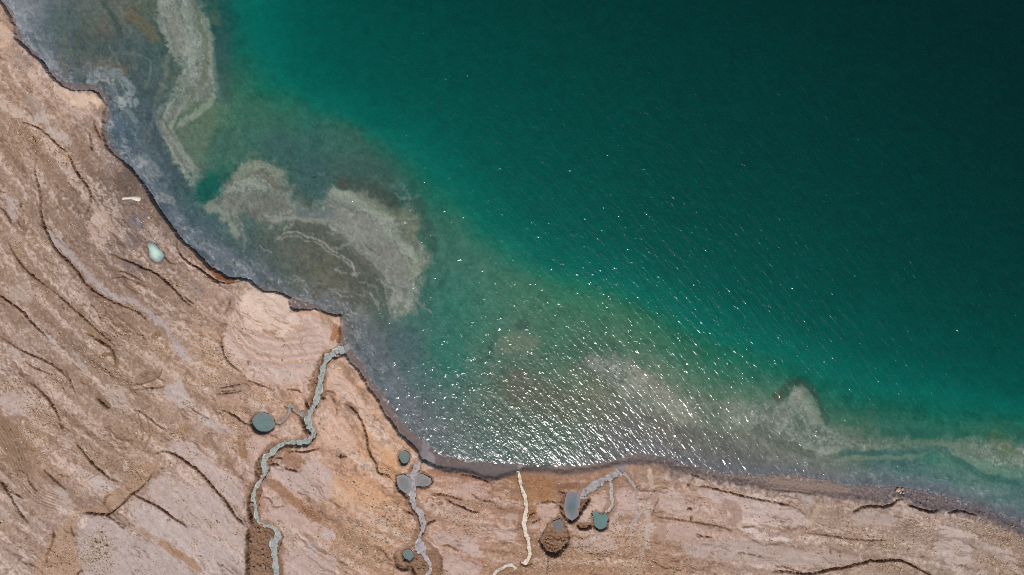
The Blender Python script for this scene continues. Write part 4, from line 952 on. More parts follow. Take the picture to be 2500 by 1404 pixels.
    fl = sstep(.04, .6, fbm(sq / 24, dq / 5.5, 331, 4, .68) + .3 * P.ng) * near
    P.c += (np.array([174, 178, 188]) - P.c) * (.8 * fl)[:, None]
    rs = sstep(1560, 1700, X) * (1 - sstep(4, 46, -sw + 12 * P.ng + 8 * P.nf))
    P.c += (np.array([104, 106, 116]) + 16 * P.nf[:, None] + 14 * P.nh[:, None] - P.c) * (.8 * rs)[:, None]
    fr = (1 - sstep(0, 13, -sw)) * sstep(-.2, .3, P.nf + .4 * P.nh + .3 * P.ng)
    P.c += (np.array([172, 170, 178]) - P.c) * (.7 * fr)[:, None]
    lum = (P.c @ np.array([.3, .59, .11]))[:, None]
    P.c = lum + (P.c - lum) * (1 - .42 * sstep(100, 135, lum))
    P.c = np.clip(P.c, 4, 230)
    lin = srgb(P.c) / RAD
    att = np.exp(-2.05 * dep[:, None] * SIGMA[None, :])
    alb = lin / np.maximum(att, .05) * 1.02
    k = sstep(1.9, 3.0, dep)[:, None]
    alb = np.clip(alb, .01, .75)
    return alb * (1 - k) + (MUD * (1 + .1 * P.ng[:, None])) * k

# ------------------------------------------------------------------ object helpers
def link(o, parent=None):
    scene.collection.objects.link(o)
    if parent: o.parent = parent
    return o
def tag(o, label=None, cat=None, group=None, kind=None):
    if label: o["label"] = label
    if cat: o["category"] = cat
    if group: o["group"] = group
    if kind: o["kind"] = kind
    return o

def sheet_mesh(name, xs, ys, keep, zfun_cols):
    """Rectilinear sheet kept where keep is true; zfun_cols(X, Y) -> z, linear colours."""
    ny, nx = keep.shape
    cell = keep[:-1, :-1] | keep[1:, :-1] | keep[:-1, 1:] | keep[1:, 1:]
    used = np.zeros((ny, nx), bool)
    used[:-1, :-1] |= cell; used[1:, :-1] |= cell; used[:-1, 1:] |= cell; used[1:, 1:] |= cell
    idx = np.full((ny, nx), -1, np.int64); n = int(used.sum()); idx[used] = np.arange(n)
    GX, GY = np.meshgrid(xs, ys)
    X = GX[used]; Y = GY[used]
    z, col = zfun_cols(X, Y)
    a = idx[:-1, :-1][cell]; b = idx[1:, :-1][cell]; c = idx[1:, 1:][cell]; e = idx[:-1, 1:][cell]
    faces = np.stack([a, b, c, e], 1)
    me = bpy.data.meshes.new(name)
    me.vertices.add(n)
    co = np.empty((n, 3), np.float32); co[:, 0] = wx(X); co[:, 1] = wy(Y); co[:, 2] = z
    me.vertices.foreach_set("co", co.ravel())
    nf = len(faces)
    me.loops.add(nf * 4); me.polygons.add(nf)
    me.loops.foreach_set("vertex_index", faces.astype(np.int32).ravel())
    me.polygons.foreach_set("loop_start", np.arange(0, nf * 4, 4, dtype=np.int32))
    me.polygons.foreach_set("use_smooth", np.ones(nf, bool))
    me.update(calc_edges=True)
    at = me.attributes.new("earth", 'FLOAT_COLOR', 'POINT')
    cc = np.ones((n, 4), np.float32); cc[:, :3] = col
    at.data.foreach_set("color", cc.ravel())
    return me

def axis(lo, hi, step, far_lo, far_hi, grow=1.10):
    mid = list(np.arange(lo, hi + step, step))
    a = []; s = step; v = lo
    while v > far_lo:
        s = s * grow; v -= s; a.append(v)
    b = []; s = step; v = mid[-1]
    while v < far_hi:
        s = s * grow; v += s; b.append(v)
    return np.array(a[::-1] + mid + b)

# ------------------------------------------------------------------ materials
def new_mat(name):
    m = bpy.data.materials.new(name); m.use_nodes = True
    nt = m.node_tree; b = nt.nodes["Principled BSDF"]
    b.inputs["Roughness"].default_value = .95
    b.inputs["Specular IOR Level"].default_value = .15
    return m, nt, b
def nnoise(nt, scale, detail=3, rough=.55, coord=None, dist=0):
    n = nt.nodes.new("ShaderNodeTexNoise"); n.inputs["Scale"].default_value = scale
    n.inputs["Detail"].default_value = detail; n.inputs["Roughness"].default_value = rough
    n.inputs["Distortion"].default_value = dist
    if coord: nt.links.new(coord, n.inputs["Vector"])
    return n
def maprange(nt, src, a, b, c, d):
    r = nt.nodes.new("ShaderNodeMapRange")
    for k, v in zip((1, 2, 3, 4), (a, b, c, d)): r.inputs[k].default_value = v
    nt.links.new(src, r.inputs[0]); return r.outputs[0]
def mul(nt, col, fac):
    v = nt.nodes.new("ShaderNodeVectorMath"); v.operation = 'MULTIPLY'
    nt.links.new(col, v.inputs[0]); nt.links.new(fac, v.inputs[1]); return v.outputs[0]

def earth_material(name, bump, lo, hi, scales):
    m, nt, b = new_mat(name)
    at = nt.nodes.new("ShaderNodeAttribute"); at.attribute_name = "earth"
    geo = nt.nodes.new("ShaderNodeNewGeometry")
    n1 = nnoise(nt, scales[0], 4, .65, geo.outputs["Position"])
    n2 = nnoise(nt, scales[1], 2, .6, geo.outputs["Position"])
    f1 = maprange(nt, n1.outputs[0], .25, .75, lo, hi)
    f2 = maprange(nt, n2.outputs[0], .25, .75, lo, hi)
    c = mul(nt, mul(nt, at.outputs["Color"], f1), f2)
    nt.links.new(c, b.inputs["Base Color"])
    if bump:
        bp = nt.nodes.new("ShaderNodeBump"); bp.inputs["Strength"].default_value = 1; bp.inputs["Distance"].default_value = bump
        nt.links.new(n2.outputs[0], bp.inputs["Height"]); nt.links.new(bp.outputs[0], b.inputs["Normal"])
    return m

# ------------------------------------------------------------------ ground
xs = axis(-50, 2550, 1.65, -12000, 12000)
ys = axis(-50, 1454, 1.65, -12000, 12000)
GX, GY = np.meshgrid(xs, ys)
# a cheap first pass: which part of the sheet is dry or nearly so
sw0 = coarse_field(lambda x, y: [poly_sdf(DRY_POLY, x, y)], GX.ravel(), GY.ravel(), 12.0)[0].reshape(GX.shape)
outside = (GX < -680) | (GX > 3180) | (GY < -680) | (GY > 2180)
sw0[outside] = poly_sdf(DRY_POLY, GX[outside], GY[outside])
keep = sw0 > -12
def ground_fn(X, Y):
    z, sl, sw, d, s, g, cut = ground_height(X, Y)
    c = paint_land(X, Y, d, s, sl, sw, g, cut, z)
    lum = (c @ np.array([.3, .59, .11]))[:, None]
    f = .78 + .12 * sstep(80, 104, c[:, :1] - c[:, 2:])
    c = lum + (c - lum) * f + np.array([3, 2, 4])
    c = 158 + (c - 158) * 1.14
    lin = srgb(np.clip(c, 5, 245)) / RAD
    return z, np.clip(lin, .01, .8)
ground = bpy.data.objects.new("ground", sheet_mesh("ground", xs, ys, keep, ground_fn))
ground.data.materials.append(earth_material("earth", .05, .9, 1.1, (.9, 4.5)))
tag(link(ground), kind="structure")

# ------------------------------------------------------------------ lake bed
xb = axis(-50, 2550, 3.1, -12000, 12000, 1.12)
yb = axis(-50, 1454, 3.1, -12000, 12000, 1.12)
GX, GY = np.meshgrid(xb, yb)
sw0 = coarse_field(lambda x, y: [poly_sdf(DRY_POLY, x, y)], GX.ravel(), GY.ravel(), 12.0)[0].reshape(GX.shape)
outside = (GX < -680) | (GX > 3180) | (GY < -680) | (GY > 2180)
sw0[outside] = poly_sdf(DRY_POLY, GX[outside], GY[outside])
def bed_fn(X, Y):
    d, s = flow(X, Y)
    jx = 2.6 * fbm(X / 11, Y / 11, 51, 3) + 1.3 * noise(X / 4, Y / 4, 52)
    jy = 2.6 * fbm(X / 11, Y / 11, 53, 3) + 1.3 * noise(X / 4, Y / 4, 54)
    sw = water_sdf(X, Y, jx, jy)
    dep = bed_depth(X, Y, sw)
    z = LAKE - .012 - dep - .1 * sstep(-2, 6, sw) - .25 * sstep(4, 14, sw)
    return z, paint_bed(X, Y, d, s, sw, dep)
bed = bpy.data.objects.new("lake_bed", sheet_mesh("lake_bed", xb, yb, sw0 < 10, bed_fn))
bed.data.materials.append(earth_material("bed_mud", 0, .88, 1.12, (.5, 2.6)))
tag(link(bed), kind="structure")

# ------------------------------------------------------------------ lake water: one closed body
def water_material():
    m = bpy.data.materials.new("lake_water"); m.use_nodes = True
    nt = m.node_tree
    for n in list(nt.nodes): nt.nodes.remove(n)
    out = nt.nodes.new("ShaderNodeOutputMaterial")
    mixs = nt.nodes.new("ShaderNodeMixShader"); tr = nt.nodes.new("ShaderNodeBsdfTransparent")
    gl = nt.nodes.new("ShaderNodeBsdfGlossy"); gl.inputs["Roughness"].default_value = .165
    fr = nt.nodes.new("ShaderNodeFresnel"); fr.inputs["IOR"].default_value = 1.34
    geo = nt.nodes.new("ShaderNodeNewGeometry")
    def layer(rot, sx, sy, detail, rough, seed):
        vr = nt.nodes.new("ShaderNodeVectorRotate"); vr.rotation_type = 'Z_AXIS'
        vr.inputs["Angle"].default_value = math.radians(rot)
        nt.links.new(geo.outputs["Position"], vr.inputs["Vector"])
        mp = nt.nodes.new("ShaderNodeMapping"); mp.inputs["Scale"].default_value = (sx, sy, 1)
        mp.inputs["Location"].default_value = (seed, seed * .7, seed)
        nt.links.new(vr.outputs[0], mp.inputs["Vector"])
        return nnoise(nt, 1.0, detail, rough, mp.outputs[0])
    # wind ripples: crests run from the upper left to the lower right
    l1 = layer(50, .16, .80, 2, .5, 3.1)
    l2 = layer(40, .9, 1.7, 2, .55, 7.7)
    l3 = layer(56, .03, .10, 1, .5, 1.3)
    l4 = layer(20, 1.5, 1.9, 1, .5, 11.0); l5 = nnoise(nt, .55, 1, .5, geo.outputs["Position"])
    gate = maprange(nt, l5.outputs[0], .60, .72, 0, .072)
    wv = nt.nodes.new("ShaderNodeMath"); wv.operation = 'MULTIPLY'
    nt.links.new(l4.outputs[0], wv.inputs[0]); nt.links.new(gate, wv.inputs[1])
    def madd(a, k, b=None):
        x = nt.nodes.new("ShaderNodeMath"); x.operation = 'MULTIPLY_ADD' if b else 'MULTIPLY'
        nt.links.new(a, x.inputs[0]); x.inputs[1].default_value = k
        if b: nt.links.new(b, x.inputs[2])
        return x.outputs[0]
    h = madd(l1.outputs[0], .15, madd(l2.outputs[0], .074, madd(l3.outputs[0], .03, wv.outputs[0])))
    bp = nt.nodes.new("ShaderNodeBump"); bp.inputs["Strength"].default_value = 1.0; bp.inputs["Distance"].default_value = 1.0
    nt.links.new(h, bp.inputs["Height"])
    nt.links.new(bp.outputs[0], gl.inputs["Normal"])
    nt.links.new(fr.outputs[0], mixs.inputs[0]); nt.links.new(tr.outputs[0], mixs.inputs[1]); nt.links.new(gl.outputs[0], mixs.inputs[2])
    nt.links.new(mixs.outputs[0], out.inputs["Surface"])
    ab = nt.nodes.new("ShaderNodeVolumeAbsorption")
    ab.inputs["Density"].default_value = 1.0
    ab.inputs["Color"].default_value = (*[1 - s for s in SIGMA], 1)
    nt.links.new(ab.outputs[0], out.inputs["Volume"])
    return m
o = WATER_U.copy(); o[:, 0] -= 9; o[:, 1] += 9
outline = np.vstack([o, [(12000, -12500), (-12500, -12500), (-12500, -9000)]])
n = len(outline)
vt = [(wx(x), wy(y), LAKE) for x, y in outline] + [(wx(x), wy(y), -45.0) for x, y in outline]
fc = [list(range(n))[::-1], list(range(n, 2 * n))] + [[i, (i + 1) % n, n + (i + 1) % n, n + i] for i in range(n)]
me = bpy.data.meshes.new("water"); me.from_pydata(vt, [], fc); me.update()
import bmesh
bm = bmesh.new(); bm.from_mesh(me); bmesh.ops.recalc_face_normals(bm, faces=bm.faces)
bmesh.ops.triangulate(bm, faces=[f for f in bm.faces if len(f.verts) > 4]); bm.to_mesh(me); bm.free()
lake = bpy.data.objects.new("water", me); me.materials.append(water_material())
tag(link(lake), kind="structure")

# ------------------------------------------------------------------ height look-up for things on the land
def heights(pts):
    p = np.asarray(pts, float)
    return ground_height(p[:, 0].copy(), p[:, 1].copy(), True)[0]

def mesh_obj(name, verts, faces, mat, parent=None, smooth=True, cols=None):
    me = bpy.data.meshes.new(name); me.from_pydata([tuple(v) for v in verts], [], [tuple(f) for f in faces]); me.update()
    if smooth: me.polygons.foreach_set("use_smooth", np.ones(len(me.polygons), bool))
    if cols is not None:
        at = me.attributes.new("earth", 'FLOAT_COLOR', 'POINT')
        cc = np.ones((len(verts), 4), np.float32); cc[:, :3] = cols; at.data.foreach_set("color", cc.ravel())
    me.materials.append(mat)
    return link(bpy.data.objects.new(name, me), parent)

def two_tone(name, ca, cb, scale, lo=.4, hi=.62, rough=.9, bump=.04):
    m, nt, b = new_mat(name)
    geo = nt.nodes.new("ShaderNodeNewGeometry")
    n1 = nnoise(nt, scale, 5, .7, geo.outputs["Position"], .4)
    n2 = nnoise(nt, scale * 4.3, 3, .6, geo.outputs["Position"])
    mx = nt.nodes.new("ShaderNodeMix"); mx.data_type = 'RGBA'
    nt.links.new(maprange(nt, n1.outputs[0], lo, hi, 0, 1), mx.inputs["Factor"])
    mx.inputs[6].default_value = (*(srgb(ca) / RAD), 1); mx.inputs[7].default_value = (*(srgb(cb) / RAD), 1)
    nt.links.new(mul(nt, mx.outputs[2], maprange(nt, n2.outputs[0], .25, .75, .82, 1.18)), b.inputs["Base Color"])
    bp = nt.nodes.new("ShaderNodeBump"); bp.inputs["Distance"].default_value = bump
    nt.links.new(n2.outputs[0], bp.inputs["Height"]); nt.links.new(bp.outputs[0], b.inputs["Normal"])
    b.inputs["Roughness"].default_value = rough
    return m

# ------------------------------------------------------------------ streams with salt crusts
STREAM_LOOK = {
 'trench': ((104,116,120), (172,181,180), (202,202,192), "long winding grey-green salt stream from the trench to the lake"),
 'pool_outlet': ((126,128,132), (160,154,152), (176,168,162), "thin grey trickle looping out of the largest round pool"),
 'lilac': ((118,116,122), (180,175,180), (204,199,198), "wide lilac-grey salt stream running past the two merged pools"),
 'cream': ((172,152,128), (230,223,208), (234,228,216), "narrow cream-white salt stream crossing the orange mud flat"),
 'curl': ((150,132,114), (222,216,206), (228,222,212), "short white salt channel curling in at the bottom edge"),
 'grey': ((112,112,118), (172,168,172), (192,188,192), "speckled grey salt stream from the slate pool up to the lake"),
 'twig': ((150,146,148), (186,180,178), (200,196,192), "thin pale salt channel above the kidney-shaped pool"),
 'spur': ((148,144,148), (172,166,166), (184,178,176), "short grey salt spur forking right near the rust spot"),
}
for key, line in STREAM_LINES.items():
    ca, cb, cc, label = STREAM_LOOK[key]
    p = line[:, :2]; w = line[:, 2] / 2
    t = np.gradient(p, axis=0); t /= np.hypot(*t.T)[:, None] + 1e-9
    nrm = np.stack([-t[:, 1], t[:, 0]], 1)
    K = 7
    lat = np.linspace(-1, 1, K)
    wl = wr = w * 1.75
    V = np.empty((len(p), K, 2))
    for j, l in enumerate(lat): V[:, j] = p + nrm * ((wr if l > 0 else wl) * l)[:, None]
    flat = V.reshape(-1, 2)
    z = heights(flat).reshape(len(p), K)
    zc = np.median(z[:, 2:5], 1) + .17
    for _ in range(3): zc[1:-1] = .25 * zc[:-2] + .5 * zc[1:-1] + .25 * zc[2:]
    zc = np.repeat(zc[:, None], K, 1) + .03 * noise(V[:, :, 0] / 3, V[:, :, 1] / 3, 409)
    verts = np.stack([wx(flat[:, 0]), wy(flat[:, 1]), zc.ravel()], 1)
    faces = [(i * K + j, (i + 1) * K + j, (i + 1) * K + j + 1, i * K + j + 1) for i in range(len(p) - 1) for j in range(K - 1)]
    so = mesh_obj("stream", verts, faces, two_tone("stream_" + key, ca, cb, 1.5, .34, .52, .6, .1))
    tag(so, label, "stream", "salt streams draining to the lake")
    cm = two_tone("crust_" + key, cc, tuple(min(236, c + 14) for c in cc), 2.2, .4, .6, .8)
    for sgn, ww in ((-1, wl), (1, wr)):
        on = noise(p[:, 0] / 11 + sgn * 40, p[:, 1] / 11, 405) > .02
        i = 0
        while i < len(p):
            if not on[i]: i += 1; continue
            k = i
            while k < len(p) and on[k]: k += 1
            if k - i >= 4:
                cv, cf = [], []
                for q in range(i, k):
                    tp = math.sin(math.pi * (q - i + .5) / (k - i)) ** .6
                    wd = (1.1 + 2.0 * abs(noise(np.array([p[q, 0] / 5]), np.array([p[q, 1] / 5 + sgn * 9]), 407)[0]) + .1 * w[q]) * tp
                    a = p[q] + nrm[q] * sgn * (w[q] * 1.05 + 1.2 * random.random()); b = a - nrm[q] * sgn * wd * 1.3
                    for v, h in ((a, -.02), ((a + b) / 2, .09), (b, -.02)): cv.append((wx(v[0]), wy(v[1]), float(zc[q, 3]) + h))
                cf = [(3 * q + j, 3 * q + 3 + j, 3 * q + 4 + j, 3 * q + 1 + j) for q in range(k - i - 1) for j in range(2)]
                mesh_obj("salt_crust", cv, cf, cm, so)
            i = k

# ------------------------------------------------------------------ pools
def pool_mat(name, deep, rim=None):
    m, nt, b = new_mat(name)
    geo = nt.nodes.new("ShaderNodeNewGeometry")
    n1 = nnoise(nt, .6, 3, .6, geo.outputs["Position"])
    rgb = nt.nodes.new("ShaderNodeRGB"); rgb.outputs[0].default_value = (*(srgb(deep) / RAD), 1)
    c = rgb.outputs[0]
    if True:
        at = nt.nodes.new("ShaderNodeAttribute"); at.attribute_name = "earth"; c = at.outputs["Color"]
    nt.links.new(mul(nt, c, maprange(nt, n1.outputs[0], .25, .75, .93, 1.07)), b.inputs["Base Color"])
    b.inputs["Roughness"].default_value = .05; b.inputs["Specular IOR Level"].default_value = .35
    return m
def pool(poly, z, col, label, rim=None, grow=1.05, rings=(1, .9, .8, .68, .5, .25)):
    p = np.asarray(poly, float); c = p.mean(0)
    d0, s0 = flow(c[:1].copy(), c[1:].copy())
    if z < 0: z = max(float(land_top(c[:1].copy(), c[1:].copy(), d0, s0)[0]) + z, LAKE + .22)
    else: z = float(heights([c])[0]) + z
    p = c + (at_level(p, z) - at_level([c], z)[0]) * grow; c2 = at_level([c], z)[0]; p = p - c + c2
    cols = []; verts = []; faces = []
    n = len(p)
    for k, r in enumerate(rings):
        for q in p:
            v = c2 + (q - c2) * r; verts.append((wx(v[0]), wy(v[1]), z))
            f = 1 - r
            t = min(1, f * (1.6 if rim else 3.5)); r0 = np.asarray(rim, float) if rim else .62 * np.asarray(col, float) + .38 * np.array([146, 132, 118])
            cc = srgb((r0 * (1 - t) + np.asarray(col, float) * t) * (1 + .05 * random.uniform(-1, 1))) / RAD
            cols.append(cc)
        if k:
            b = (k - 1) * n
            for i in range(n): faces.append((b + (i + 1) % n, b + i, b + n + i, b + n + (i + 1) % n))
    verts.append((wx(c2[0]), wy(c2[1]), z)); cols.append(srgb(col) / RAD)
    b = (len(rings) - 1) * n
    for i in range(n): faces.append((b + (i + 1) % n, b + i, len(verts) - 1))
    o = mesh_obj("pool", verts, faces, pool_mat("pool_water", col, rim), None, False, np.array(cols))
    return tag(o, label, "pool", "sinkhole pools on the mud flat")
pool(PITS[0][0], -1.55, (112,132,134), "largest round slate-green pool, left of the winding stream")
pool(PITS[1][0], -1.25, (112,128,128), "small oval grey-green pool on the land corner beside the beach")
pool(PITS[3][0], -1.75, (108,126,128), "small round slate pool deep in a pit at the bottom edge")
pool([(1386,1206),(1409,1204),(1414,1225),(1412,1240),(1410,1256),(1397,1266),(1384,1258),(1380,1240),(1382,1222)], -.9, (98,118,124), "tall slate-blue pool with a lilac rim at the foot of the speckled stream", (140,134,140), 1.06, (1.12, .98, .82, .6, .3))
pool(PITS[7][0], -1.0, (100,134,134), "kidney-shaped teal pool right of the tall slate pool", None, 1.0)
pool([(1349,1274),(1368,1268),(1372,1285),(1368,1297),(1361,1300),(1358,1290),(1352,1286)], -1.3, (108,114,124), "ragged grey puddle inside the deep brown sinkhole", None, 1.05)
pool([(968,1162),(985,1158),(1003,1168),(1005,1194),(998,1206),(986,1202),(972,1188),(969,1176)], -.85, (126,130,132), "left of the two merged grey pools on the lilac stream", (150,146,148), 1.0)
pool([(1012,1164),(1030,1156),(1052,1168),(1054,1178),(1042,1189),(1026,1189),(1013,1188)], -.75, (132,132,130), "right of the two merged grey pools on the lilac stream", (150,144,140), 1.0)
pool(ell(378, 617, 18, 25, -.45, 30, .13, 79), -.2, (200,228,214), "milky turquoise pond with a bright centre on the brown flat", (122,140,150), 1.0, (1, .9, .8, .65, .45, .2))
pool(ell(1535, 1126, 5, 7, .2, 14, .12, 78), .08, (150,82,36), "tiny rust-orange seep at the lake edge", (140,84,52), 1.0)

# ------------------------------------------------------------------ white salt deposit
sp = np.asarray([(287,484),(292,480),(302,479),(320,478),(334,479),(342,482),(344,489),(338,494),(330,491),(318,486),(306,487),(296,489),(289,492)], float)
c = sp.mean(0); ring = [sp, c + (sp - c) * np.array([.86, .6]), c + (sp - c) * np.array([.6, .25])]
hz = heights(sp).mean()
vv = [(wx(q[0]), wy(q[1]), hz + h + random.uniform(-.03, .03)) for r, h in zip(ring, (-.25, .12, .2)) for q in r] + [(wx(c[0]), wy(c[1]), hz + .2)]
n = len(sp); ff = [(k * n + (i + 1) % n, k * n + i, (k + 1) * n + i, (k + 1) * n + (i + 1) % n) for k in range(2) for i in range(n)] + [(2 * n + (i + 1) % n, 2 * n + i, 3 * n) for i in range(n)]
tag(mesh_obj("salt_deposit", vv, ff, two_tone("salt", (226,216,206), (240,232,222), 1.5)), "bright white bone-shaped salt deposit above the turquoise pond", "salt")

# ------------------------------------------------------------------ loose stones, clods and gravel
def stone_mesh(name, seed, squash, sub):
    bm = bmesh.new(); bmesh.ops.create_icosphere(bm, subdivisions=sub, radius=.5)
    r = random.Random(seed); sc = (r.uniform(.85, 1.2), r.uniform(.7, 1.0), squash)
    for v in bm.verts:
        k = 1 + r.uniform(-.16, .16); v.co = (v.co.x * sc[0] * k, v.co.y * sc[1] * k, v.co.z * sc[2] * k)
    me = bpy.data.meshes.new(name); bm.to_mesh(me); bm.free(); return me
stone_mats = [two_tone("stone_%d" % i, a, b, 2.5, .35, .65, .95, .02) for i, (a, b) in enumerate([(muted(a_), muted(b_)) for a_, b_ in [((196,160,120),(216,184,150)), ((176,146,118),(200,172,144)), ((206,178,150),(224,200,176)), ((150,122,98),(176,146,120))]])]
clod_mats = [two_tone("clod_%d" % i, a, b, 2.0, .35, .65, 1, .04) for i, (a, b) in enumerate([(muted(a_), muted(b_)) for a_, b_ in [((150,114,86),(176,138,108)), ((136,104,80),(160,126,98))]])]
stone_meshes = []
for i in range(8):
    me = stone_mesh("stone", 50 + i, .62, 1); me.materials.append(stone_mats[i % 4]); stone_meshes.append(me)
clod_meshes = []
for i in range(5):
    me = stone_mesh("mud_clod", 80 + i, .7, 2 if i < 2 else 1); me.materials.append(clod_mats[i % 2]); clod_meshes.append(me)

N = 420000
cx_ = RNG.uniform(-40, 2540, N); cy_ = RNG.uniform(20, 1445, N)
dd_, ss_ = flow(cx_, cy_)
m = dd_ > 8
cx_, cy_, dd_ = cx_[m], cy_[m], dd_[m]
g_ = gravel_mask(cx_, cy_, dd_)
m = RNG.random(len(g_)) < np.clip(g_ * 1.35 - .12, .012, 1)
cx_, cy_ = cx_[m], cy_[m]
hz_, sl_, sw_, _, _, _, cut_ = ground_height(cx_, cy_)
m = (sl_ > 3) & (cut_ < .7)
cx_, cy_, hz_ = cx_[m], cy_[m], hz_[m]
size = np.clip(RNG.lognormal(-1.32, .38, len(cx_)), .12, 1.0)
order = np.argsort(-size * ((cx_ > 5) & (cx_ < 2495) & (cy_ > 5) & (cy_ < 1399)))
big, small = order[:260], order[260:]
AREAS = [(530, 900, "golden gravel left of the banded pale slab"), (110, 1010, "gravel spread at the left edge"), (265, 860, "rubbly slope in the middle of the left bank"),
 (80, 340, "stony ground below the upper left cliff"), (60, 620, "brown flat at the left edge"), (150, 1340, "debris fan at the lower left corner"), (330, 1160, "debris gully above the pale slabs"),
 (560, 1030, "gravel beside the largest round pool"), (880, 1320, "orange gravel between the two long streams"), (1130, 1270, "reddish flat right of the lilac stream"),
 (1400, 1360, "brown gravel below the deep sinkhole"), (1550, 1330, "golden gravel right of the kidney pool"), (1750, 1340, "beige strip at the bottom centre right"),
 (2130, 1320, "rough ground below the right shore"), (2420, 1320, "stony slope at the right edge"), (700, 1250, "pale slab between trench and orange gravel")]
for i in big:
    o = bpy.data.objects.new("stone", stone_meshes[i % 8]); link(o)
    s_ = max(.46, size[i] * .9)
    o.location = (wx(cx_[i]), wy(cy_[i]), hz_[i] + .10 * s_); o.scale = (s_, s_, s_); o.rotation_euler = (0, 0, RNG.uniform(0, 6.28))
    a = min(AREAS, key=lambda q: (q[0] - cx_[i]) ** 2 + (q[1] - cy_[i]) ** 2)[2]
    look = ("golden tan", "dull tan", "pale cream", "brown")[(i % 8) % 4]
    tag(o, ("larger " if s_ > .62 else "small ") + look + " stone in the " + a, "stone", "loose stones in the " + a)
# the countless smaller stones
OCT = np.array([(1,0,0),(0,1,0),(-1,0,0),(0,-1,0),(0,0,1),(0,0,-.4)], float)
OF = np.array([(0,1,4),(1,2,4),(2,3,4),(3,0,4),(1,0,5),(2,1,5),(3,2,5),(0,3,5)])
k = len(small)
rot = RNG.uniform(0, 6.28, k); sx_ = size[small] * .5 * RNG.uniform(.8, 1.25, k); sy_ = size[small] * .5 * RNG.uniform(.6, 1.0, k); sz_ = size[small] * .3
ov = OCT[None] * (1 + RNG.uniform(-.25, .25, (k, 6, 1)))
vx = ov[:, :, 0] * sx_[:, None]; vy = ov[:, :, 1] * sy_[:, None]
VX = vx * np.cos(rot)[:, None] - vy * np.sin(rot)[:, None] + wx(cx_[small])[:, None]
VY = vx * np.sin(rot)[:, None] + vy * np.cos(rot)[:, None] + wy(cy_[small])[:, None]
VZ = ov[:, :, 2] * sz_[:, None] + hz_[small][:, None] + .02
verts = np.stack([VX, VY, VZ], 2).reshape(-1, 3).astype(np.float32)
faces = (OF[None] + (np.arange(k) * 6)[:, None, None]).reshape(-1, 3).astype(np.int32)
pal = srgb(muted(np.array([(204,168,128),(220,188,150),(186,152,120),(224,202,176),(160,130,104),(208,174,138),(196,176,160)]) * 1.04, .84)) / RAD
pc = pal[RNG.integers(0, len(pal), k)] * RNG.uniform(.85, 1.12, (k, 1))
me = bpy.data.meshes.new("gravel")
me.vertices.add(len(verts)); me.vertices.foreach_set("co", verts.ravel())
me.loops.add(faces.size); me.polygons.add(len(faces)); me.loops.foreach_set("vertex_index", faces.ravel())
me.polygons.foreach_set("loop_start", np.arange(0, faces.size, 3, dtype=np.int32)); me.update(calc_edges=True)
at = me.attributes.new("earth", 'FLOAT_COLOR', 'POINT'); cc = np.ones((len(verts), 4), np.float32); cc[:, :3] = np.repeat(pc, 6, 0); at.data.foreach_set("color", cc.ravel())
me.materials.append(earth_material("gravel", 0, .9, 1.1, (2, 8)))
tag(link(bpy.data.objects.new("gravel", me)), "fine tan gravel scattered over the mud flats", "gravel", kind="stuff")

def clods(poly, n, smin, smax, label, group, name="mud_clod", meshes=None, cat="clod", sink=.12):
    p = np.asarray(poly, float); lo, hi = p.min(0), p.max(0); pts = []
    while len(pts) < n:
        q = RNG.uniform(lo, hi)
        if inside(p, q[:1], q[1:])[0]: pts.append(q)
    hz = heights(pts)
    ax = 0 if hi[0] - lo[0] > hi[1] - lo[1] else 1
    where = (("left part", "middle", "right part") if ax == 0 else ("upper part", "middle", "lower part"))
    for q, h in zip(pts, hz):
        o = bpy.data.objects.new(name, random.choice(meshes or clod_meshes)); link(o)
        s = smin * (smax / smin) ** (RNG.random() ** 1.6)
        o.location = (wx(q[0]), wy(q[1]), h + s * sink); o.scale = (s, s * RNG.uniform(.7, 1), s * RNG.uniform(.7, 1.1)); o.rotation_euler = (0, 0, RNG.uniform(0, 6.28))
        wh = where[min(2, int(3 * (q[ax] - lo[ax]) / (hi[ax] - lo[ax])))]
        tag(o, ("large " if s > (smin * smax) ** .5 else "small ") + label + ", " + wh, cat, group)
clods([(607,1290),(630,1286),(655,1295),(660,1310),(650,1330),(656,1350),(662,1404),(607,1404),(605,1350)], 60, .3, 1.25, "brown mud clod fallen on the floor of the collapse trench", "clods in the collapse trench")
clods([(1008,1345),(1024,1352),(1040,1375),(1044,1404),(1016,1404),(1012,1375)], 26, .3, 1.1, "brown mud clod beside the pit of the bottom edge pool", "clods beside the bottom edge pool")
clods([(1322,1318),(1345,1325),(1388,1312),(1384,1330),(1368,1350),(1352,1356),(1338,1346)], 26, .35, 1.2, "dark mud clod on the lower wall of the deep brown sinkhole", "clods in the deep sinkhole")
clods([(2170,1205),(2240,1205),(2330,1228),(2420,1255),(2500,1292),(2500,1325),(2430,1300),(2340,1262),(2250,1240),(2180,1232)], 110, .2, .7, "brown-grey rock on the rough bank at the right shore", "rocks on the right shore bank", "rock", None, "rock")
clods([(2194,1180),(2210,1180),(2216,1212),(2198,1212)], 7, .6, 1.3, "tan boulder in the short spur jutting to the lake", "boulders of the short spur", "boulder", stone_meshes, "boulder", .3)
clods([(760,905),(775,900),(770,950),(755,985),(748,975)], 14, .3, .8, "tan clod on the left bank of the winding stream", "clods along the winding stream bank")

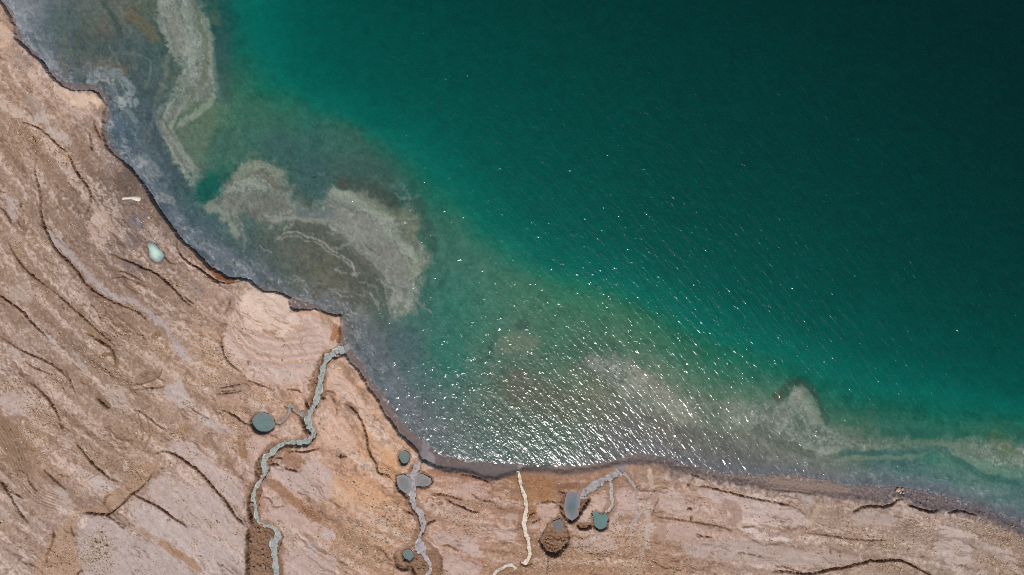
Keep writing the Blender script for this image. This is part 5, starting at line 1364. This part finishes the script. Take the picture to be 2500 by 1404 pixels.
# ------------------------------------------------------------------ the few plants
def flat_mat(name, col):
    m, nt, b = new_mat(name)
    geo = nt.nodes.new("ShaderNodeNewGeometry"); n1 = nnoise(nt, 6, 3, .6, geo.outputs["Position"])
    rgb = nt.nodes.new("ShaderNodeRGB"); rgb.outputs[0].default_value = (*(srgb(col) / RAD), 1)
    nt.links.new(mul(nt, rgb.outputs[0], maprange(nt, n1.outputs[0], .25, .75, .7, 1.3)), b.inputs["Base Color"]); return m
leaf_m = flat_mat("leaf", (70, 122, 74)); twig_m = flat_mat("twig", (92, 74, 62)); dead_m = flat_mat("dead_leaf", (96, 80, 70))
def shrub(name, x, y, rx, ry, h, nst, nlf, lm, label):
    z = float(heights([(x, y)])[0])
    e = bpy.data.objects.new(name, None); link(e); e.location = (wx(x), wy(y), z); e.empty_display_size = .3
    sv, sf, lv, lf = [], [], [], []
    for i in range(nst):
        a = random.uniform(0, 6.28); t = (rx * .1 * math.cos(a) * random.uniform(.3, 1), ry * .1 * math.sin(a) * random.uniform(.3, 1), h * random.uniform(.5, 1))
        b = len(sv); r = .025
        for q in range(3): sv.append((r * math.cos(q * 2.09), r * math.sin(q * 2.09), -.05))
        for q in range(3): sv.append((t[0] + r * .3 * math.cos(q * 2.09), t[1] + r * .3 * math.sin(q * 2.09), t[2]))
        for q in range(3): sf.append((b + q, b + (q + 1) % 3, b + 3 + (q + 1) % 3, b + 3 + q))
        for k in range(nlf // nst):
            u = random.uniform(.3, 1.05); c = [t[j] * u + random.gauss(0, .05) for j in range(3)]; s = random.uniform(.05, .12)
            d1 = np.array([random.gauss(0, 1) for _ in range(3)]); d1 /= np.linalg.norm(d1); d2 = np.cross(d1, [random.random(), random.random(), 1]); d2 /= np.linalg.norm(d2)
            b2 = len(lv); c = np.array(c)
            for v in (c - d1 * s, c + d2 * s * .45, c + d1 * s, c - d2 * s * .45): lv.append(tuple(v))
            lf.append((b2, b2 + 1, b2 + 2, b2 + 3))
    mesh_obj("stem", sv, sf, twig_m, e, False); mesh_obj("foliage", lv, lf, lm, e, False)
    tag(e, label, "shrub")
shrub("shrub", 961, 1046, 5, 6, .45, 14, 200, leaf_m, "tiny green shrub on the cliff edge above the beach")
shrub("dry_shrub", 835, 1115, 15, 6, .5, 26, 360, dead_m, "low dark dry shrub on the orange flat between the streams")
